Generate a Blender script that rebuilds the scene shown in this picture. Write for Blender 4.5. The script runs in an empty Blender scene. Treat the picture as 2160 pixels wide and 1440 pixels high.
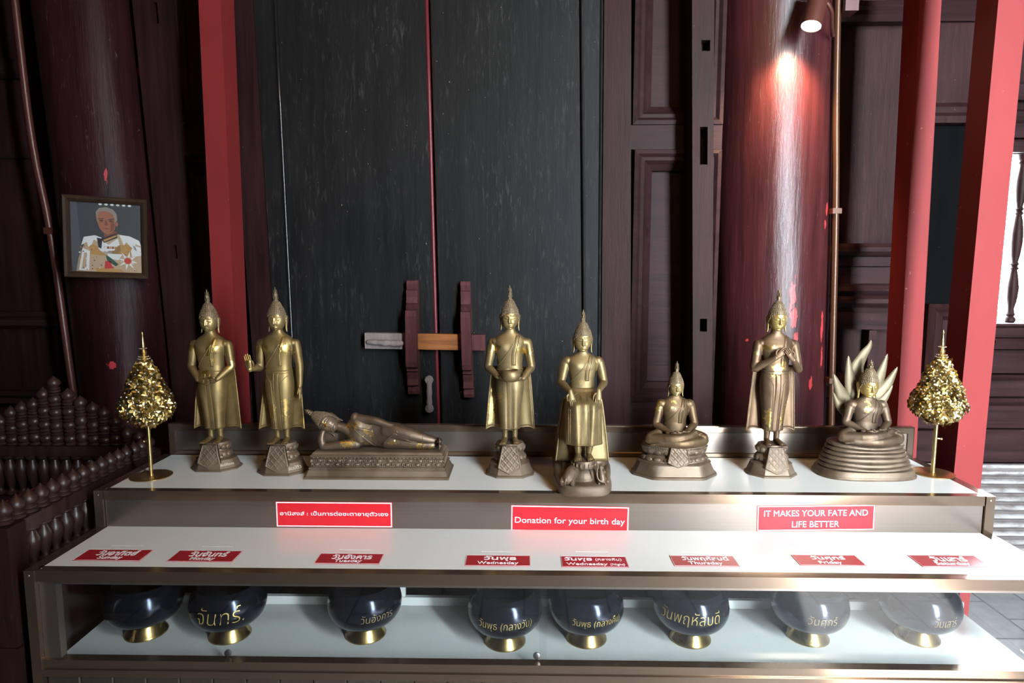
import bpy, bmesh, math, random
import numpy as np
from mathutils import Vector, Matrix

R = math.radians
PI = math.pi
random.seed(7)
rng = np.random.default_rng(7)
SC = bpy.context.scene
COL = SC.collection

# ------------------------------------------------------------------ camera, light, exposure
cam = bpy.data.cameras.new('camera')
cam.sensor_width = 36.0
cam.lens = 1374.06 / 2160 * 36
cam.clip_start = 0.02
camo = bpy.data.objects.new('camera', cam)
COL.objects.link(camo)
camo.location = (0, 0, 1.51)
camo.rotation_euler = (R(90 - 6.507), 0, R(1.113))
SC.camera = camo

vs = SC.view_settings
vs.view_transform = 'Standard'
vs.look = 'None'
vs.exposure = 0.0
vs.gamma = 1.0
vs.use_curve_mapping = False
cy = SC.cycles
cy.max_bounces = 7
cy.diffuse_bounces = 3
cy.glossy_bounces = 4
cy.transmission_bounces = 4
cy.transparent_max_bounces = 12
cy.caustics_reflective = False
cy.caustics_refractive = False
cy.sample_clamp_indirect = 6.0
cy.use_denoising = True

world = bpy.data.worlds.new('daylight')
SC.world = world
world.use_nodes = True
wn = world.node_tree
wn.nodes.clear()
wo = wn.nodes.new('ShaderNodeOutputWorld')
wb = wn.nodes.new('ShaderNodeBackground')
wb.inputs[0].default_value = (0.82, 0.925, 1.0, 1)
wb.inputs[1].default_value = 112.0
wn.links.new(wb.outputs[0], wo.inputs[0])


def portal(name, loc, rot, sx, sy):
    l = bpy.data.lights.new(name, 'AREA')
    l.shape = 'RECTANGLE'
    l.size, l.size_y = sx, sy
    l.cycles.is_portal = True
    o = bpy.data.objects.new(name, l)
    COL.objects.link(o)
    o.location = loc
    o.rotation_euler = rot
    return o


# openings of the hall that let the daylight in: front doorway, doorway in the right wall, barred window
FW = -1.30                                   # front wall, inner face
DX0, DX1, DZ = 1.78, 2.56, 4.30              # front doorway
RW = 4.2                                     # right wall, inner face
WX0, WX1, WZ0, WZ1 = 2.30, 3.25, 1.235, 2.056   # window in the back wall
sun = bpy.data.lights.new('sun', 'SUN')
sun.energy = 120.0
sun.angle = R(0.53)
sun.color = (1.0, 0.97, 0.92)
suno = bpy.data.objects.new('sun', sun)
COL.objects.link(suno)
suno.rotation_euler = Vector((0.15, -0.55, 0.83)).to_track_quat('Z', 'Y').to_euler()
portal('doorway_daylight', ((DX0 + DX1) / 2, FW - 0.02, DZ / 2), (R(90), 0, 0), DX1 - DX0, DZ)
portal('window_daylight', ((WX0 + WX1) / 2, 3.36, (WZ0 + WZ1) / 2), (R(-90), 0, 0), WX1 - WX0, WZ1 - WZ0)


def warm_lamp(loc, power, size, col=(1.0, 0.62, 0.30), spot=None, rot=(0, 0, 0), parent=None, blend=0.6):
    l = bpy.data.lights.new('lamp_light', 'SPOT' if spot else 'POINT')
    l.energy = power
    l.color = col
    l.shadow_soft_size = size
    if spot:
        l.spot_size = spot
        l.spot_blend = blend
    o = bpy.data.objects.new('lamp_light', l)
    COL.objects.link(o)
    o.location = loc
    o.rotation_euler = rot
    if parent:
        o.parent = parent
    return o


# ------------------------------------------------------------------ node materials
class NM:
    def __init__(s, name):
        s.m = bpy.data.materials.new(name)
        s.m.use_nodes = True
        s.t = s.m.node_tree
        s.t.nodes.clear()
        s.out = s.n('ShaderNodeOutputMaterial')
        s.b = s.n('ShaderNodeBsdfPrincipled')
        s.l(s.b.outputs[0], s.out.inputs[0])
        s._co = None

    def n(s, k, **kw):
        x = s.t.nodes.new(k)
        for a, b in kw.items():
            setattr(x, a, b)
        return x

    def l(s, a, b):
        s.t.links.new(a, b)

    def set(s, **kw):
        for k, v in kw.items():
            k = k.replace('_', ' ')
            s.put(s.b.inputs[k], v)
        return s

    def put(s, sock, v):
        if hasattr(v, 'default_value') or hasattr(v, 'is_output'):
            s.l(v, sock)
        elif isinstance(v, (tuple, list)) and len(v) == 3 and sock.type == 'RGBA':
            sock.default_value = (*v, 1)
        else:
            sock.default_value = v

    def co(s, scale=(1, 1, 1), loc=(0, 0, 0), kind='Object'):
        if s._co is None:
            s._co = s.n('ShaderNodeTexCoord')
        mp = s.n('ShaderNodeMapping')
        s.l(s._co.outputs[kind], mp.inputs[0])
        mp.inputs['Scale'].default_value = scale
        mp.inputs['Location'].default_value = loc
        return mp.outputs[0]

    def noise(s, co, scale=5, detail=4, rough=0.55, dist=0.0):
        x = s.n('ShaderNodeTexNoise')
        s.l(co, x.inputs['Vector'])
        x.inputs['Scale'].default_value = scale
        x.inputs['Detail'].default_value = detail
        x.inputs['Roughness'].default_value = rough
        x.inputs['Distortion'].default_value = dist
        return x.outputs['Fac']

    def ramp(s, f, stops):
        x = s.n('ShaderNodeValToRGB')
        s.l(f, x.inputs[0])
        e = x.color_ramp.elements
        while len(e) > 1:
            e.remove(e[-1])
        for i, (p, c) in enumerate(stops):
            if isinstance(c, (int, float)):
                c = (c, c, c)
            if i == 0:
                e[0].position = p
                e[0].color = (*c, 1)
            else:
                k = e.new(p)
                k.color = (*c, 1)
        return x.outputs[0]

    def mix(s, f, a, b, mode='MIX'):
        x = s.n('ShaderNodeMix', data_type='RGBA', blend_type=mode)
        s.put(x.inputs[0], f)
        s.put(x.inputs[6], a)
        s.put(x.inputs[7], b)
        return x.outputs[2]

    def math(s, op, a, b=0.0, clamp=False):
        x = s.n('ShaderNodeMath', operation=op, use_clamp=clamp)
        s.put(x.inputs[0], a)
        s.put(x.inputs[1], b)
        return x.outputs[0]

    def spot(s, c, r):
        """1 at point c, 0 on the ellipsoid of half axes r"""
        v = s.co((1 / r[0], 1 / r[1], 1 / r[2]), (-c[0] / r[0], -c[1] / r[1], -c[2] / r[2]))
        x = s.n('ShaderNodeVectorMath', operation='LENGTH')
        s.l(v, x.inputs[0])
        return s.math('SUBTRACT', 1.0, x.outputs['Value'])

    def bump(s, h, strength=0.3, dist=0.01):
        x = s.n('ShaderNodeBump')
        s.l(h, x.inputs['Height'])
        x.inputs['Strength'].default_value = strength
        x.inputs['Distance'].default_value = dist
        s.l(x.outputs[0], s.b.inputs['Normal'])
        return s


def flat(name, col, rough=0.5, metal=0.0, **kw):
    m = NM(name)
    m.set(Base_Color=col, Roughness=rough, Metallic=metal, **kw)
    return m.m


def wood(name, c1, c2, rough=(0.3, 0.55), along=2, sc=1.0, dust=0.25, dustcol=(0.30, 0.28, 0.29), bump=0.35, chips=(), chipcol=(0.40, 0.04, 0.045), coat=0.0, scratch=0.66, spec=0.085):
    m = NM(name)
    st = [14 * sc, 14 * sc, 14 * sc]
    st[along] = 0.9 * sc
    g = m.noise(m.co(tuple(st)), 2.2, 6, 0.62, 0.4)
    big = m.noise(m.co((1, 1, 1)), 2.3, 3)
    base = m.ramp(m.math('ADD', m.math('MULTIPLY', g, 0.65), m.math('MULTIPLY', big, 0.35)), [(0.32, c1), (0.68, c2)])
    st2 = [60 * sc, 60 * sc, 60 * sc]
    st2[along] = 9 * sc
    fine = m.noise(m.co(tuple(st2)), 1.6, 5, 0.7, 0.6)
    blot = m.noise(m.co((2.0, 2.0, 1.1)), 2.6, 4, 0.6)
    dm = m.math('MULTIPLY', m.ramp(fine, [(scratch - 0.06, 0), (scratch + 0.08, 1)]), m.ramp(blot, [(0.42, 0.12), (0.66, 1)]))
    c = m.mix(m.math('MULTIPLY', dm, dust), base, dustcol)
    speck = m.noise(m.co((1, 1, 0.6)), 95, 2, 0.5)
    c = m.mix(m.math('MULTIPLY', m.ramp(speck, [(0.765, 0), (0.785, 1)]), min(1, dust * 1.2)), c, (0.30, 0.285, 0.28))
    if chips:
        cn = m.noise(m.co((60, 60, 26)), 1.0, 4, 0.65, 0.5)
        for cc, rr in chips:
            k = m.math('ADD', m.math('MULTIPLY', m.spot(cc, rr), 0.55), m.math('SUBTRACT', cn, 0.62))
            c = m.mix(m.ramp(k, [(0.06, 0), (0.10, 1)]), c, chipcol)
    ro = m.math('ADD', m.math('MULTIPLY', g, rough[1] - rough[0]), rough[0])
    ro = m.math('ADD', ro, m.math('MULTIPLY', dm, 0.15))
    m.set(Base_Color=c, Roughness=ro, Specular_IOR_Level=spec)
    if coat:
        m.set(Coat_Weight=coat, Coat_Roughness=0.25)
    m.bump(m.math('ADD', g, m.math('MULTIPLY', fine, 0.5)), bump, 0.006)
    return m.m


def bronze(name, c1, c2, leaf=0.0, metal=0.85, rough=(0.40, 0.56), leafpos=(), dust=0.35, dustcol=(0.15, 0.12, 0.09), leafcol=(0.60, 0.43, 0.15)):
    m = NM(name)
    a = m.noise(m.co((1, 1, 1)), 9, 4, 0.6)
    base = m.ramp(a, [(0.35, c1), (0.66, c2)])
    f = m.noise(m.co((1, 1, 1)), 120, 3, 0.6)
    d = m.math('MULTIPLY', m.ramp(m.noise(m.co((1, 1, 1)), 22, 5, 0.65), [(0.46, 0), (0.68, 1)]), dust)
    c = m.mix(d, base, dustcol)
    ro = m.math('ADD', m.math('MULTIPLY', a, rough[1] - rough[0]), rough[0])
    ro = m.math('ADD', ro, m.math('MULTIPLY', d, 0.3))
    me = m.math('SUBTRACT', metal, m.math('MULTIPLY', d, 0.5))
    if leaf or leafpos:
        n2 = m.noise(m.co((1, 1, 1), (3.1, 1.7, 0.4)), 26, 5, 0.68, 0.3)
        k = m.ramp(n2, [(0.70 - leaf * 0.1, 0), (0.72 - leaf * 0.1, 1)]) if leaf else m.math('MULTIPLY', n2, 0.0)
        n3 = m.noise(m.co((1, 1, 1), (0.7, 2.1, 1.4)), 48, 5, 0.7, 0.5) if leafpos else None
        for cc, rr in leafpos:
            q = m.math('ADD', m.math('MULTIPLY', m.spot(cc, rr), 0.42), m.math('MULTIPLY', m.math('SUBTRACT', n3, 0.58), 1.7))
            k = m.math('MAXIMUM', k, m.ramp(q, [(0.06, 0), (0.10, 1)]))
        c = m.mix(k, c, leafcol)
        ro = m.math('SUBTRACT', ro, m.math('MULTIPLY', k, 0.14))
        me = m.math('MAXIMUM', me, k)
    m.set(Base_Color=c, Roughness=ro, Metallic=me)
    m.bump(m.math('ADD', a, m.math('MULTIPLY', f, 0.25)), 0.12, 0.003)
    return m.m


M = {}
M['column'] = wood('red_lacquered_wood', c1=(0.018, 0.005, 0.006), c2=(0.062, 0.013, 0.014), rough=(0.24, 0.40), dust=0.28, dustcol=(0.28, 0.22, 0.23), bump=0.35, spec=0.4,
                   chips=[((-.037, -.264, 1.391), (.020, .05, .10)), ((-.028, -.264, 1.285), (.022, .05, .07)), ((-.014, -.263, 1.178), (.016, .05, .06)), ((.131, -.186, 1.772), (.012, .04, .05)), ((.123, -.195, 1.70), (.010, .04, .03)), ((.131, -.201, 1.237), (.014, .04, .09)), ((.138, -.197, 1.105), (.012, .04, .08)), ((.073, -.242, .98), (.014, .04, .04)), ((-.209, -.201, 1.175), (.012, .04, .012)), ((.16, -.17, 1.55), (.012, .04, .10))])
M['pillar'] = wood('maroon_lacquered_wood', (0.010, 0.004, 0.0045), (0.034, 0.0095, 0.012), (0.26, 0.42), 2, 1.0, 0.35, (0.30, 0.25, 0.27), 0.4,
                   chips=[((-.004, -.212, 1.068), (.022, .05, .022)), ((.013, -.189, 1.913), (.010, .05, .05)), ((.10, .0, 2.40), (.02, .05, .03))])
M['door'] = wood('black_weathered_wood', (0.004, 0.004, 0.0045), (0.012, 0.0115, 0.012), (0.42, 0.62), 2, 0.8, 0.5, (0.075, 0.072, 0.07), 0.25, scratch=0.60, spec=0.13)
M['dark'] = wood('dark_brown_wood', (0.011, 0.0042, 0.0042), (0.032, 0.0125, 0.0122), (0.40, 0.58), 2, 1.0, 0.2, (0.16, 0.14, 0.145), 0.3)
M['darkx'] = wood('dark_brown_wood_crosswise', (0.011, 0.0048, 0.0052), (0.032, 0.0145, 0.0160), (0.40, 0.58), 0, 1.0, 0.2, (0.16, 0.14, 0.145), 0.3)
M['shadeblack'] = wood('shade_black_wood', (0.0012, 0.0012, 0.0014), (0.003, 0.003, 0.0035), (0.7, 0.85), 2, 1.0, 0.05, (0.02, 0.02, 0.02), 0.2, spec=0.03)  # near-black wood; on the right wall it paints in shade
M['fence'] = wood('turned_brown_wood', (0.016, 0.0075, 0.0065), (0.042, 0.021, 0.0175), (0.26, 0.42), 2, 1.2, 0.2, (0.18, 0.14, 0.13), 0.12, spec=0.4)
M['bracket'] = wood('dusty_maroon_wood', (0.060, 0.019, 0.021), (0.125, 0.050, 0.050), (0.45, 0.65), 2, 1.4, 0.5, (0.28, 0.22, 0.22), 0.3)
M['bar'] = wood('worn_orange_wood', (0.10, 0.04, 0.025), (0.42, 0.16, 0.05), (0.4, 0.55), 0, 1.6, 0.25, (0.25, 0.2, 0.2), 0.25)
M['greywood'] = wood('dusty_grey_wood', (0.15, 0.115, 0.11), (0.26, 0.215, 0.21), (0.5, 0.7), 2, 1.6, 0.4, (0.3, 0.27, 0.26), 0.3)
M['gloss'] = flat('glossy_black_lacquer', (0.008, 0.008, 0.009), 0.2)
M['ceiling'] = flat('ceiling_boards', (0.05, 0.03, 0.025), 0.7)
M['rose'] = flat('pinkish_red_edge_paint', (0.12, 0.014, 0.020), 0.4)


def m_redpaint():
    m = NM('red_oil_paint')
    a = m.noise(m.co((2, 2, 1)), 2.0, 3)
    c = m.ramp(a, [(0.3, (0.155, 0.018, 0.018)), (0.7, (0.195, 0.021, 0.021))])
    s = m.noise(m.co((1, 1, 0.7)), 55, 2)
    c = m.mix(m.math('MULTIPLY', m.ramp(s, [(0.73, 0), (0.76, 1)]), 0.35), c, (0.6, 0.35, 0.3))
    m.set(Base_Color=c, Roughness=0.5, Specular_IOR_Level=0.2)
    m.bump(m.noise(m.co((6, 6, 1)), 12, 3), 0.06, 0.004)
    return m.m


M['redpaint'] = m_redpaint()


def m_alu(name, c1, c2, rough, along=0):
    m = NM(name)
    st = [160, 160, 160]
    st[along] = 0.3
    a = m.noise(m.co(tuple(st)), 1.5, 4, 0.6)
    b = m.noise(m.co((2, 2, 2)), 2.2, 2)
    c = m.ramp(m.math('ADD', m.math('MULTIPLY', a, 0.6), m.math('MULTIPLY', b, 0.4)), [(0.3, c1), (0.7, c2)])
    m.set(Base_Color=c, Roughness=m.math('ADD', rough, m.math('MULTIPLY', a, 0.03)), Metallic=0.85)
    m.bump(a, 0.0015, 0.0002)
    return m.m


M['alu'] = m_alu('bronze_anodised_aluminium', (0.205, 0.146, 0.104), (0.24, 0.173, 0.126), 0.17)
M['alu2'] = m_alu('brushed_grey_bronze_sheet', (0.225, 0.185, 0.156), (0.258, 0.214, 0.182), 0.27)
M['aluv'] = m_alu('bronze_aluminium_slats', (0.16, 0.125, 0.095), (0.20, 0.16, 0.125), 0.32, 2)
M['steel'] = flat('screw_steel', (0.8, 0.8, 0.8), 0.25, 1.0)


def m_board():
    m = NM('white_laminate')
    a = m.noise(m.co((1, 1, 1)), 1.5, 3)
    c = m.ramp(a, [(0.3, (0.75, 0.76, 0.735)), (0.7, (0.80, 0.81, 0.785))])
    s = m.noise(m.co((1, 1, 1)), 75, 1)
    c = m.mix(m.math('MULTIPLY', m.ramp(s, [(0.77, 0), (0.79, 1)]), 0.4), c, (0.3, 0.29, 0.27))
    m.set(Base_Color=c, Roughness=0.16, Coat_Weight=0.25, Coat_Roughness=0.06)
    return m.m


M['board'] = m_board()


def m_glass(name, tint=(0.985, 0.996, 0.992), f0=0.055):
    m = NM(name)
    tr = m.n('ShaderNodeBsdfTransparent')
    tr.inputs[0].default_value = (*tint, 1)
    gl = m.n('ShaderNodeBsdfGlossy')
    gl.inputs['Roughness'].default_value = 0.0
    lw = m.n('ShaderNodeLayerWeight')
    lw.inputs[0].default_value = 0.5
    p = m.math('POWER', lw.outputs['Facing'], 5.0)
    f = m.math('ADD', m.math('MULTIPLY', p, 1 - f0), f0, True)
    mx = m.n('ShaderNodeMixShader')
    m.l(f, mx.inputs[0])
    m.l(tr.outputs[0], mx.inputs[1])
    m.l(gl.outputs[0], mx.inputs[2])
    m.l(mx.outputs[0], m.out.inputs[0])
    return m.m


M['glass'] = m_glass('clear_glass')


def m_brick():
    m = NM('worn_stone_paving')
    b = m.n('ShaderNodeTexBrick')
    m.l(m.co((1, 1, 1)), b.inputs['Vector'])
    mp = b.inputs['Vector'].links[0].from_node
    mp.inputs['Rotation'].default_value = (0, 0, R(90))
    b.inputs['Scale'].default_value = 1.0
    b.inputs['Brick Width'].default_value = 0.30
    b.inputs['Row Height'].default_value = 0.19
    b.inputs['Mortar Size'].default_value = 0.006
    b.inputs['Mortar Smooth'].default_value = 0.3
    b.inputs['Color1'].default_value = (0.22, 0.215, 0.225, 1)
    b.inputs['Color2'].default_value = (0.30, 0.295, 0.305, 1)
    b.inputs['Mortar'].default_value = (0.03, 0.028, 0.03, 1)
    n = m.noise(m.co((1, 1, 1)), 14, 5, 0.65)
    c = m.mix(0.35, b.outputs['Color'], m.ramp(n, [(0.3, (0.12, 0.115, 0.12)), (0.7, (0.38, 0.37, 0.385))]))
    m.set(Base_Color=c, Roughness=0.55)
    return m.m


M['paving'] = m_brick()


def m_corr():
    m = NM('weathered_white_sheet_metal')
    a = m.noise(m.co((3, 3, 9)), 4, 5, 0.65)
    c = m.ramp(a, [(0.36, (0.20, 0.175, 0.165)), (0.52, (0.36, 0.345, 0.34)), (0.7, (0.43, 0.43, 0.43))])
    s = m.noise(m.co((1, 1, 1.4)), 22, 4, 0.7)
    c = m.mix(m.ramp(s, [(0.66, 0), (0.72, 0.8)]), c, (0.16, 0.12, 0.11))
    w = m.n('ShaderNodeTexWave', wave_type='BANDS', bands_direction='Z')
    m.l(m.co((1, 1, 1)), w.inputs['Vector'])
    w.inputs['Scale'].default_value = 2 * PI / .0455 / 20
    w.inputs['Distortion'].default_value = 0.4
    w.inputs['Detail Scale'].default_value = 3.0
    c = m.mix(m.math('MULTIPLY', m.ramp(w.outputs['Fac'], [(0.25, 1), (0.6, 0)]), 0.75), c, (0.075, 0.055, 0.05))  # grooves darkened in the colour to paint in the shade between ribs
    m.set(Base_Color=c, Roughness=0.45, Metallic=0.15)
    return m.m


M['corr'] = m_corr()

# statues
BR1, BR2 = (0.170, 0.118, 0.047), (0.295, 0.21, 0.086)
DK1, DK2 = (0.105, 0.072, 0.047), (0.185, 0.132, 0.090)
M['brassrobe'] = bronze('antique_brass', BR1, BR2, 0.25, 0.85, (0.30, 0.46), dust=0.22)
M['plinth'] = bronze('dusty_brown_bronze', DK1, DK2, 0, 0.55, (0.42, 0.6), dust=0.5, dustcol=(0.135, 0.105, 0.078))
M['hair'] = bronze('dark_dusty_bronze', (0.13, 0.092, 0.052), (0.225, 0.165, 0.098), 0, 0.5, (0.42, 0.56), dust=0.4, dustcol=(0.15, 0.115, 0.08))
M['darkbronze'] = bronze('dark_brown_bronze', (0.15, 0.105, 0.07), (0.27, 0.19, 0.125), 0.0, 0.75, (0.3, 0.45), dust=0.25)
M['gold'] = bronze('polished_gilt', (0.36, 0.265, 0.085), (0.62, 0.47, 0.18), 0, 1.0, (0.30, 0.42), dust=0.0)
M['goldrod'] = flat('satin_gold_metal', (0.78, 0.60, 0.26), 0.28, 1.0)
M['golddisc'] = flat('brushed_gold_plate', (0.52, 0.39, 0.18), 0.36, 1.0)
M['gem'] = flat('clear_rhinestone', (0.85, 0.85, 0.88), 0.08, 0.6)
M['scripture'] = flat('pale_incised_lettering', (0.50, 0.43, 0.35), 0.5, 0.4)
M['bowl'] = flat('blued_black_steel', (0.022, 0.027, 0.040), 0.17, 0.75)
M['bowlin'] = flat('dark_bowl_inside', (0.012, 0.014, 0.018), 0.4, 0.3)
M['brass'] = bronze('polished_brass', (0.36, 0.25, 0.09), (0.55, 0.40, 0.16), 0, 1.0, (0.20, 0.36), dust=0.05)
M['goldpaint'] = flat('gold_paint', (0.72, 0.52, 0.16), 0.38, 0.5)
M['goldpaintdull'] = flat('faded_gold_paint', (0.36, 0.27, 0.12), 0.45, 0.4)
M['signred'] = flat('glossy_red_print', (0.60, 0.012, 0.022), 0.30)
M['labelred'] = flat('dark_red_print', (0.36, 0.010, 0.020), 0.35)
M['white'] = flat('white_print', (0.85, 0.85, 0.85), 0.4)
M['slot'] = flat('black_slot', (0.01, 0.01, 0.01), 0.8)
M['lock'] = flat('grey_lock_metal', (0.20, 0.20, 0.21), 0.35, 0.9)
M['redcloth'] = flat('red_cloth', (0.38, 0.012, 0.016), 0.8)
M['frame'] = wood('brown_frame_wood', (0.020, 0.012, 0.007), (0.050, 0.030, 0.018), (0.35, 0.5), 2, 1.5, 0.1, bump=0.15)
M['pipe'] = flat('brown_painted_conduit', (0.075, 0.024, 0.017), 0.35, 0.1)
M['pipegold'] = flat('bronze_painted_conduit', (0.075, 0.032, 0.016), 0.33, 0.3)


# ------------------------------------------------------------------ mesh building
class G:
    def __init__(s):
        s.v, s.f, s.mi = [], [], []

    def add(s, v, f, mi=0):
        o = len(s.v)
        s.v.extend([tuple(map(float, p)) for p in v])
        s.f.extend([tuple(i + o for i in q) for q in f])
        s.mi.extend([mi] * len(f))
        return s

    def join(s, g, M_=None):
        v = g.v if M_ is None else [tuple(M_ @ Vector(p)) for p in g.v]
        o = len(s.v)
        s.v.extend(v)
        s.f.extend([tuple(i + o for i in q) for q in g.f])
        s.mi.extend(g.mi)
        return s

    def xf(s, M_):
        s.v = [tuple(M_ @ Vector(p)) for p in s.v]
        return s

    def box(s, x0, x1, y0, y1, z0, z1, mi=0):
        v = [(x, y, z) for z in (z0, z1) for y in (y0, y1) for x in (x0, x1)]
        return s.add(v, [(0, 2, 3, 1), (4, 5, 7, 6), (0, 1, 5, 4), (2, 6, 7, 3), (0, 4, 6, 2), (1, 3, 7, 5)], mi)

    def hexa(s, bot, top, mi=0):
        """bot, top: 4 corners each, counter-clockwise seen from above"""
        return s.add(list(bot) + list(top), [(3, 2, 1, 0), (4, 5, 6, 7), (0, 1, 5, 4), (1, 2, 6, 5), (2, 3, 7, 6), (3, 0, 4, 7)], mi)

    def loft(s, rings, c0=True, c1=True, mi=0):
        n = len(rings[0])
        v = [p for r in rings for p in r]
        f = []
        for i in range(len(rings) - 1):
            for j in range(n):
                k = (j + 1) % n
                f.append((i * n + j, i * n + k, (i + 1) * n + k, (i + 1) * n + j))
        if c0:
            f.append(tuple(range(n - 1, -1, -1)))
        if c1:
            f.append(tuple(range((len(rings) - 1) * n, len(rings) * n)))
        return s.add(v, f, mi)

    def lathe(s, prof, n=24, o=(0, 0, 0), mi=0, c0=True, c1=True):
        rings = []
        for r, z in prof:
            rings.append([(o[0] + r * math.cos(2 * PI * j / n), o[1] + r * math.sin(2 * PI * j / n), o[2] + z) for j in range(n)])
        return s.loft(rings, c0, c1, mi)

    def ell(s, c, r, n=16, m=10, mi=0, rot=None):
        rings = []
        for i in range(m + 1):
            t = -PI / 2 + PI * (i + 0.02) / (m + 0.04)
            rings.append([(r[0] * math.cos(t) * math.cos(2 * PI * j / n), r[1] * math.cos(t) * math.sin(2 * PI * j / n), r[2] * math.sin(t)) for j in range(n)])
        if rot is not None:
            rings = [[tuple(rot @ Vector(p)) for p in q] for q in rings]
        rings = [[(p[0] + c[0], p[1] + c[1], p[2] + c[2]) for p in q] for q in rings]
        return s.loft(rings, True, True, mi)

    def tube(s, pts, rad, n=12, mi=0, side=None, sub=1, rnd=True):
        P = [Vector(p) for p in pts]
        if not isinstance(rad, (list, tuple)):
            rad = [rad] * len(P)
        rad = [r if isinstance(r, (list, tuple)) else (r, r) for r in rad]
        if sub > 1 and len(P) > 2:
            P, rad = smooth(P, rad, sub)
        d0 = (P[1] - P[0]).normalized()
        up = Vector(side) if side else (Vector((0, 0, 1)) if abs(d0.z) < 0.9 else Vector((0, 1, 0)))
        rings = []
        a = None
        N = len(P)
        for i in range(N):
            d = (P[min(i + 1, N - 1)] - P[max(i - 1, 0)]).normalized()
            if a is None:
                a = (up - d * up.dot(d)).normalized()
            else:
                a = (a - d * a.dot(d)).normalized()
            b = d.cross(a)
            ra, rb = rad[i]

            def ring(off, k):
                return [tuple(P[i] + d * off + a * (ra * k * math.cos(2 * PI * j / n)) + b * (rb * k * math.sin(2 * PI * j / n))) for j in range(n)]
            mr = min(ra, rb)
            if i == 0 and rnd:
                rings.append(ring(-mr * 0.92, 0.35))
                rings.append(ring(-mr * 0.6, 0.78))
            rings.append(ring(0, 1))
            if i == N - 1 and rnd:
                rings.append(ring(mr * 0.6, 0.78))
                rings.append(ring(mr * 0.92, 0.35))
        return s.loft(rings, True, True, mi)

    def prism(s, poly, y0, y1, mi=0, axis='y'):
        """poly in (x,z), extruded along y (or in (y,z) along x, (x,y) along z)"""
        n = len(poly)
        ar = sum(poly[i][0] * poly[(i + 1) % n][1] - poly[(i + 1) % n][0] * poly[i][1] for i in range(n))
        if ar < 0:
            poly = poly[::-1]
        if axis == 'y':
            mk = lambda p, t: (p[0], t, p[1])
        elif axis == 'x':
            mk = lambda p, t: (t, p[0], p[1])
        else:
            mk = lambda p, t: (p[0], p[1], t)
        v = [mk(p, y0) for p in poly] + [mk(p, y1) for p in poly]
        f = [tuple(range(n)), tuple(range(2 * n - 1, n - 1, -1))]
        for i in range(n):
            j = (i + 1) % n
            f.append((j, i, i + n, j + n))
        return s.add(v, f, mi)

    def grid(s, P, closed=False, mi=0, thick=None):
        """P[i][j] points -> sheet; thick = vector that closes it into a solid"""
        a, b = len(P), len(P[0])
        v = [p for r in P for p in r]
        f = [(i * b + j, i * b + j + 1, (i + 1) * b + j + 1, (i + 1) * b + j) for i in range(a - 1) for j in range(b - 1)]
        if thick is not None:
            o = len(v)
            v = v + [(p[0] + thick[0], p[1] + thick[1], p[2] + thick[2]) for p in v]
            f = f + [tuple(i + o for i in q[::-1]) for q in f]
            per = [j for j in range(b)] + [i * b + b - 1 for i in range(1, a)] + [(a - 1) * b + j for j in range(b - 2, -1, -1)] + [i * b for i in range(a - 2, 0, -1)]
            for i in range(len(per)):
                p, q = per[i], per[(i + 1) % len(per)]
                f.append((q, p, p + o, q + o))
        return s.add(v, f, mi)

    def mesh(s, name, mats, smooth=False, fixn=True):
        me = bpy.data.meshes.new(name)
        me.from_pydata(s.v, [], s.f)
        if not isinstance(mats, (list, tuple)):
            mats = [mats]
        for m_ in mats:
            me.materials.append(m_)
        if len(mats) > 1:
            me.polygons.foreach_set('material_index', s.mi)
        me.validate()
        if fixn:
            bm = bmesh.new()
            bm.from_mesh(me)
            bmesh.ops.recalc_face_normals(bm, faces=bm.faces[:])
            bm.to_mesh(me)
            bm.free()
        if smooth:
            me.polygons.foreach_set('use_smooth', [True] * len(me.polygons))
            if smooth is not True:
                me.set_sharp_from_angle(angle=R(smooth))
        return me

    def build(s, name, mats, parent=None, smooth=False, loc=None, rot=None):
        o = bpy.data.objects.new(name, s.mesh(name, mats, smooth))
        COL.objects.link(o)
        if loc:
            o.location = loc
        if rot:
            o.rotation_euler = rot
        if parent:
            o.parent = parent
        return o

    def solid(s, voxel, it=2):
        """fuse everything so far into one continuous surface"""
        me = s.mesh('tmp', M['white'])
        o = bpy.data.objects.new('tmp', me)
        COL.objects.link(o)
        md = o.modifiers.new('r', 'REMESH')
        md.mode = 'VOXEL'
        md.voxel_size = voxel
        if it:
            sm = o.modifiers.new('s', 'SMOOTH')
            sm.iterations = it
            sm.factor = 0.5
        dg = bpy.context.evaluated_depsgraph_get()
        r = bpy.data.meshes.new_from_object(o.evaluated_get(dg))
        nv = len(r.vertices)
        co = np.empty(nv * 3, 'f')
        r.vertices.foreach_get('co', co)
        s.v = [tuple(p) for p in co.reshape(-1, 3).tolist()]
        s.f = [tuple(p.vertices) for p in r.polygons]
        s.mi = [0] * len(s.f)
        bpy.data.objects.remove(o)
        bpy.data.meshes.remove(r)
        bpy.data.meshes.remove(me)
        return s


def smooth(P, rad, sub):
    Q, S = [], []
    n = len(P)
    for i in range(n - 1):
        p0, p1, p2, p3 = P[max(i - 1, 0)], P[i], P[i + 1], P[min(i + 2, n - 1)]
        for k in range(sub):
            t = k / sub
            Q.append(0.5 * ((2 * p1) + (p2 - p0) * t + (2 * p0 - 5 * p1 + 4 * p2 - p3) * t * t + (3 * p1 - p0 - 3 * p2 + p3) * t ** 3))
            S.append((rad[i][0] * (1 - t) + rad[i + 1][0] * t, rad[i][1] * (1 - t) + rad[i + 1][1] * t))
    Q.append(P[-1])
    S.append(rad[-1])
    return Q, S


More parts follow.
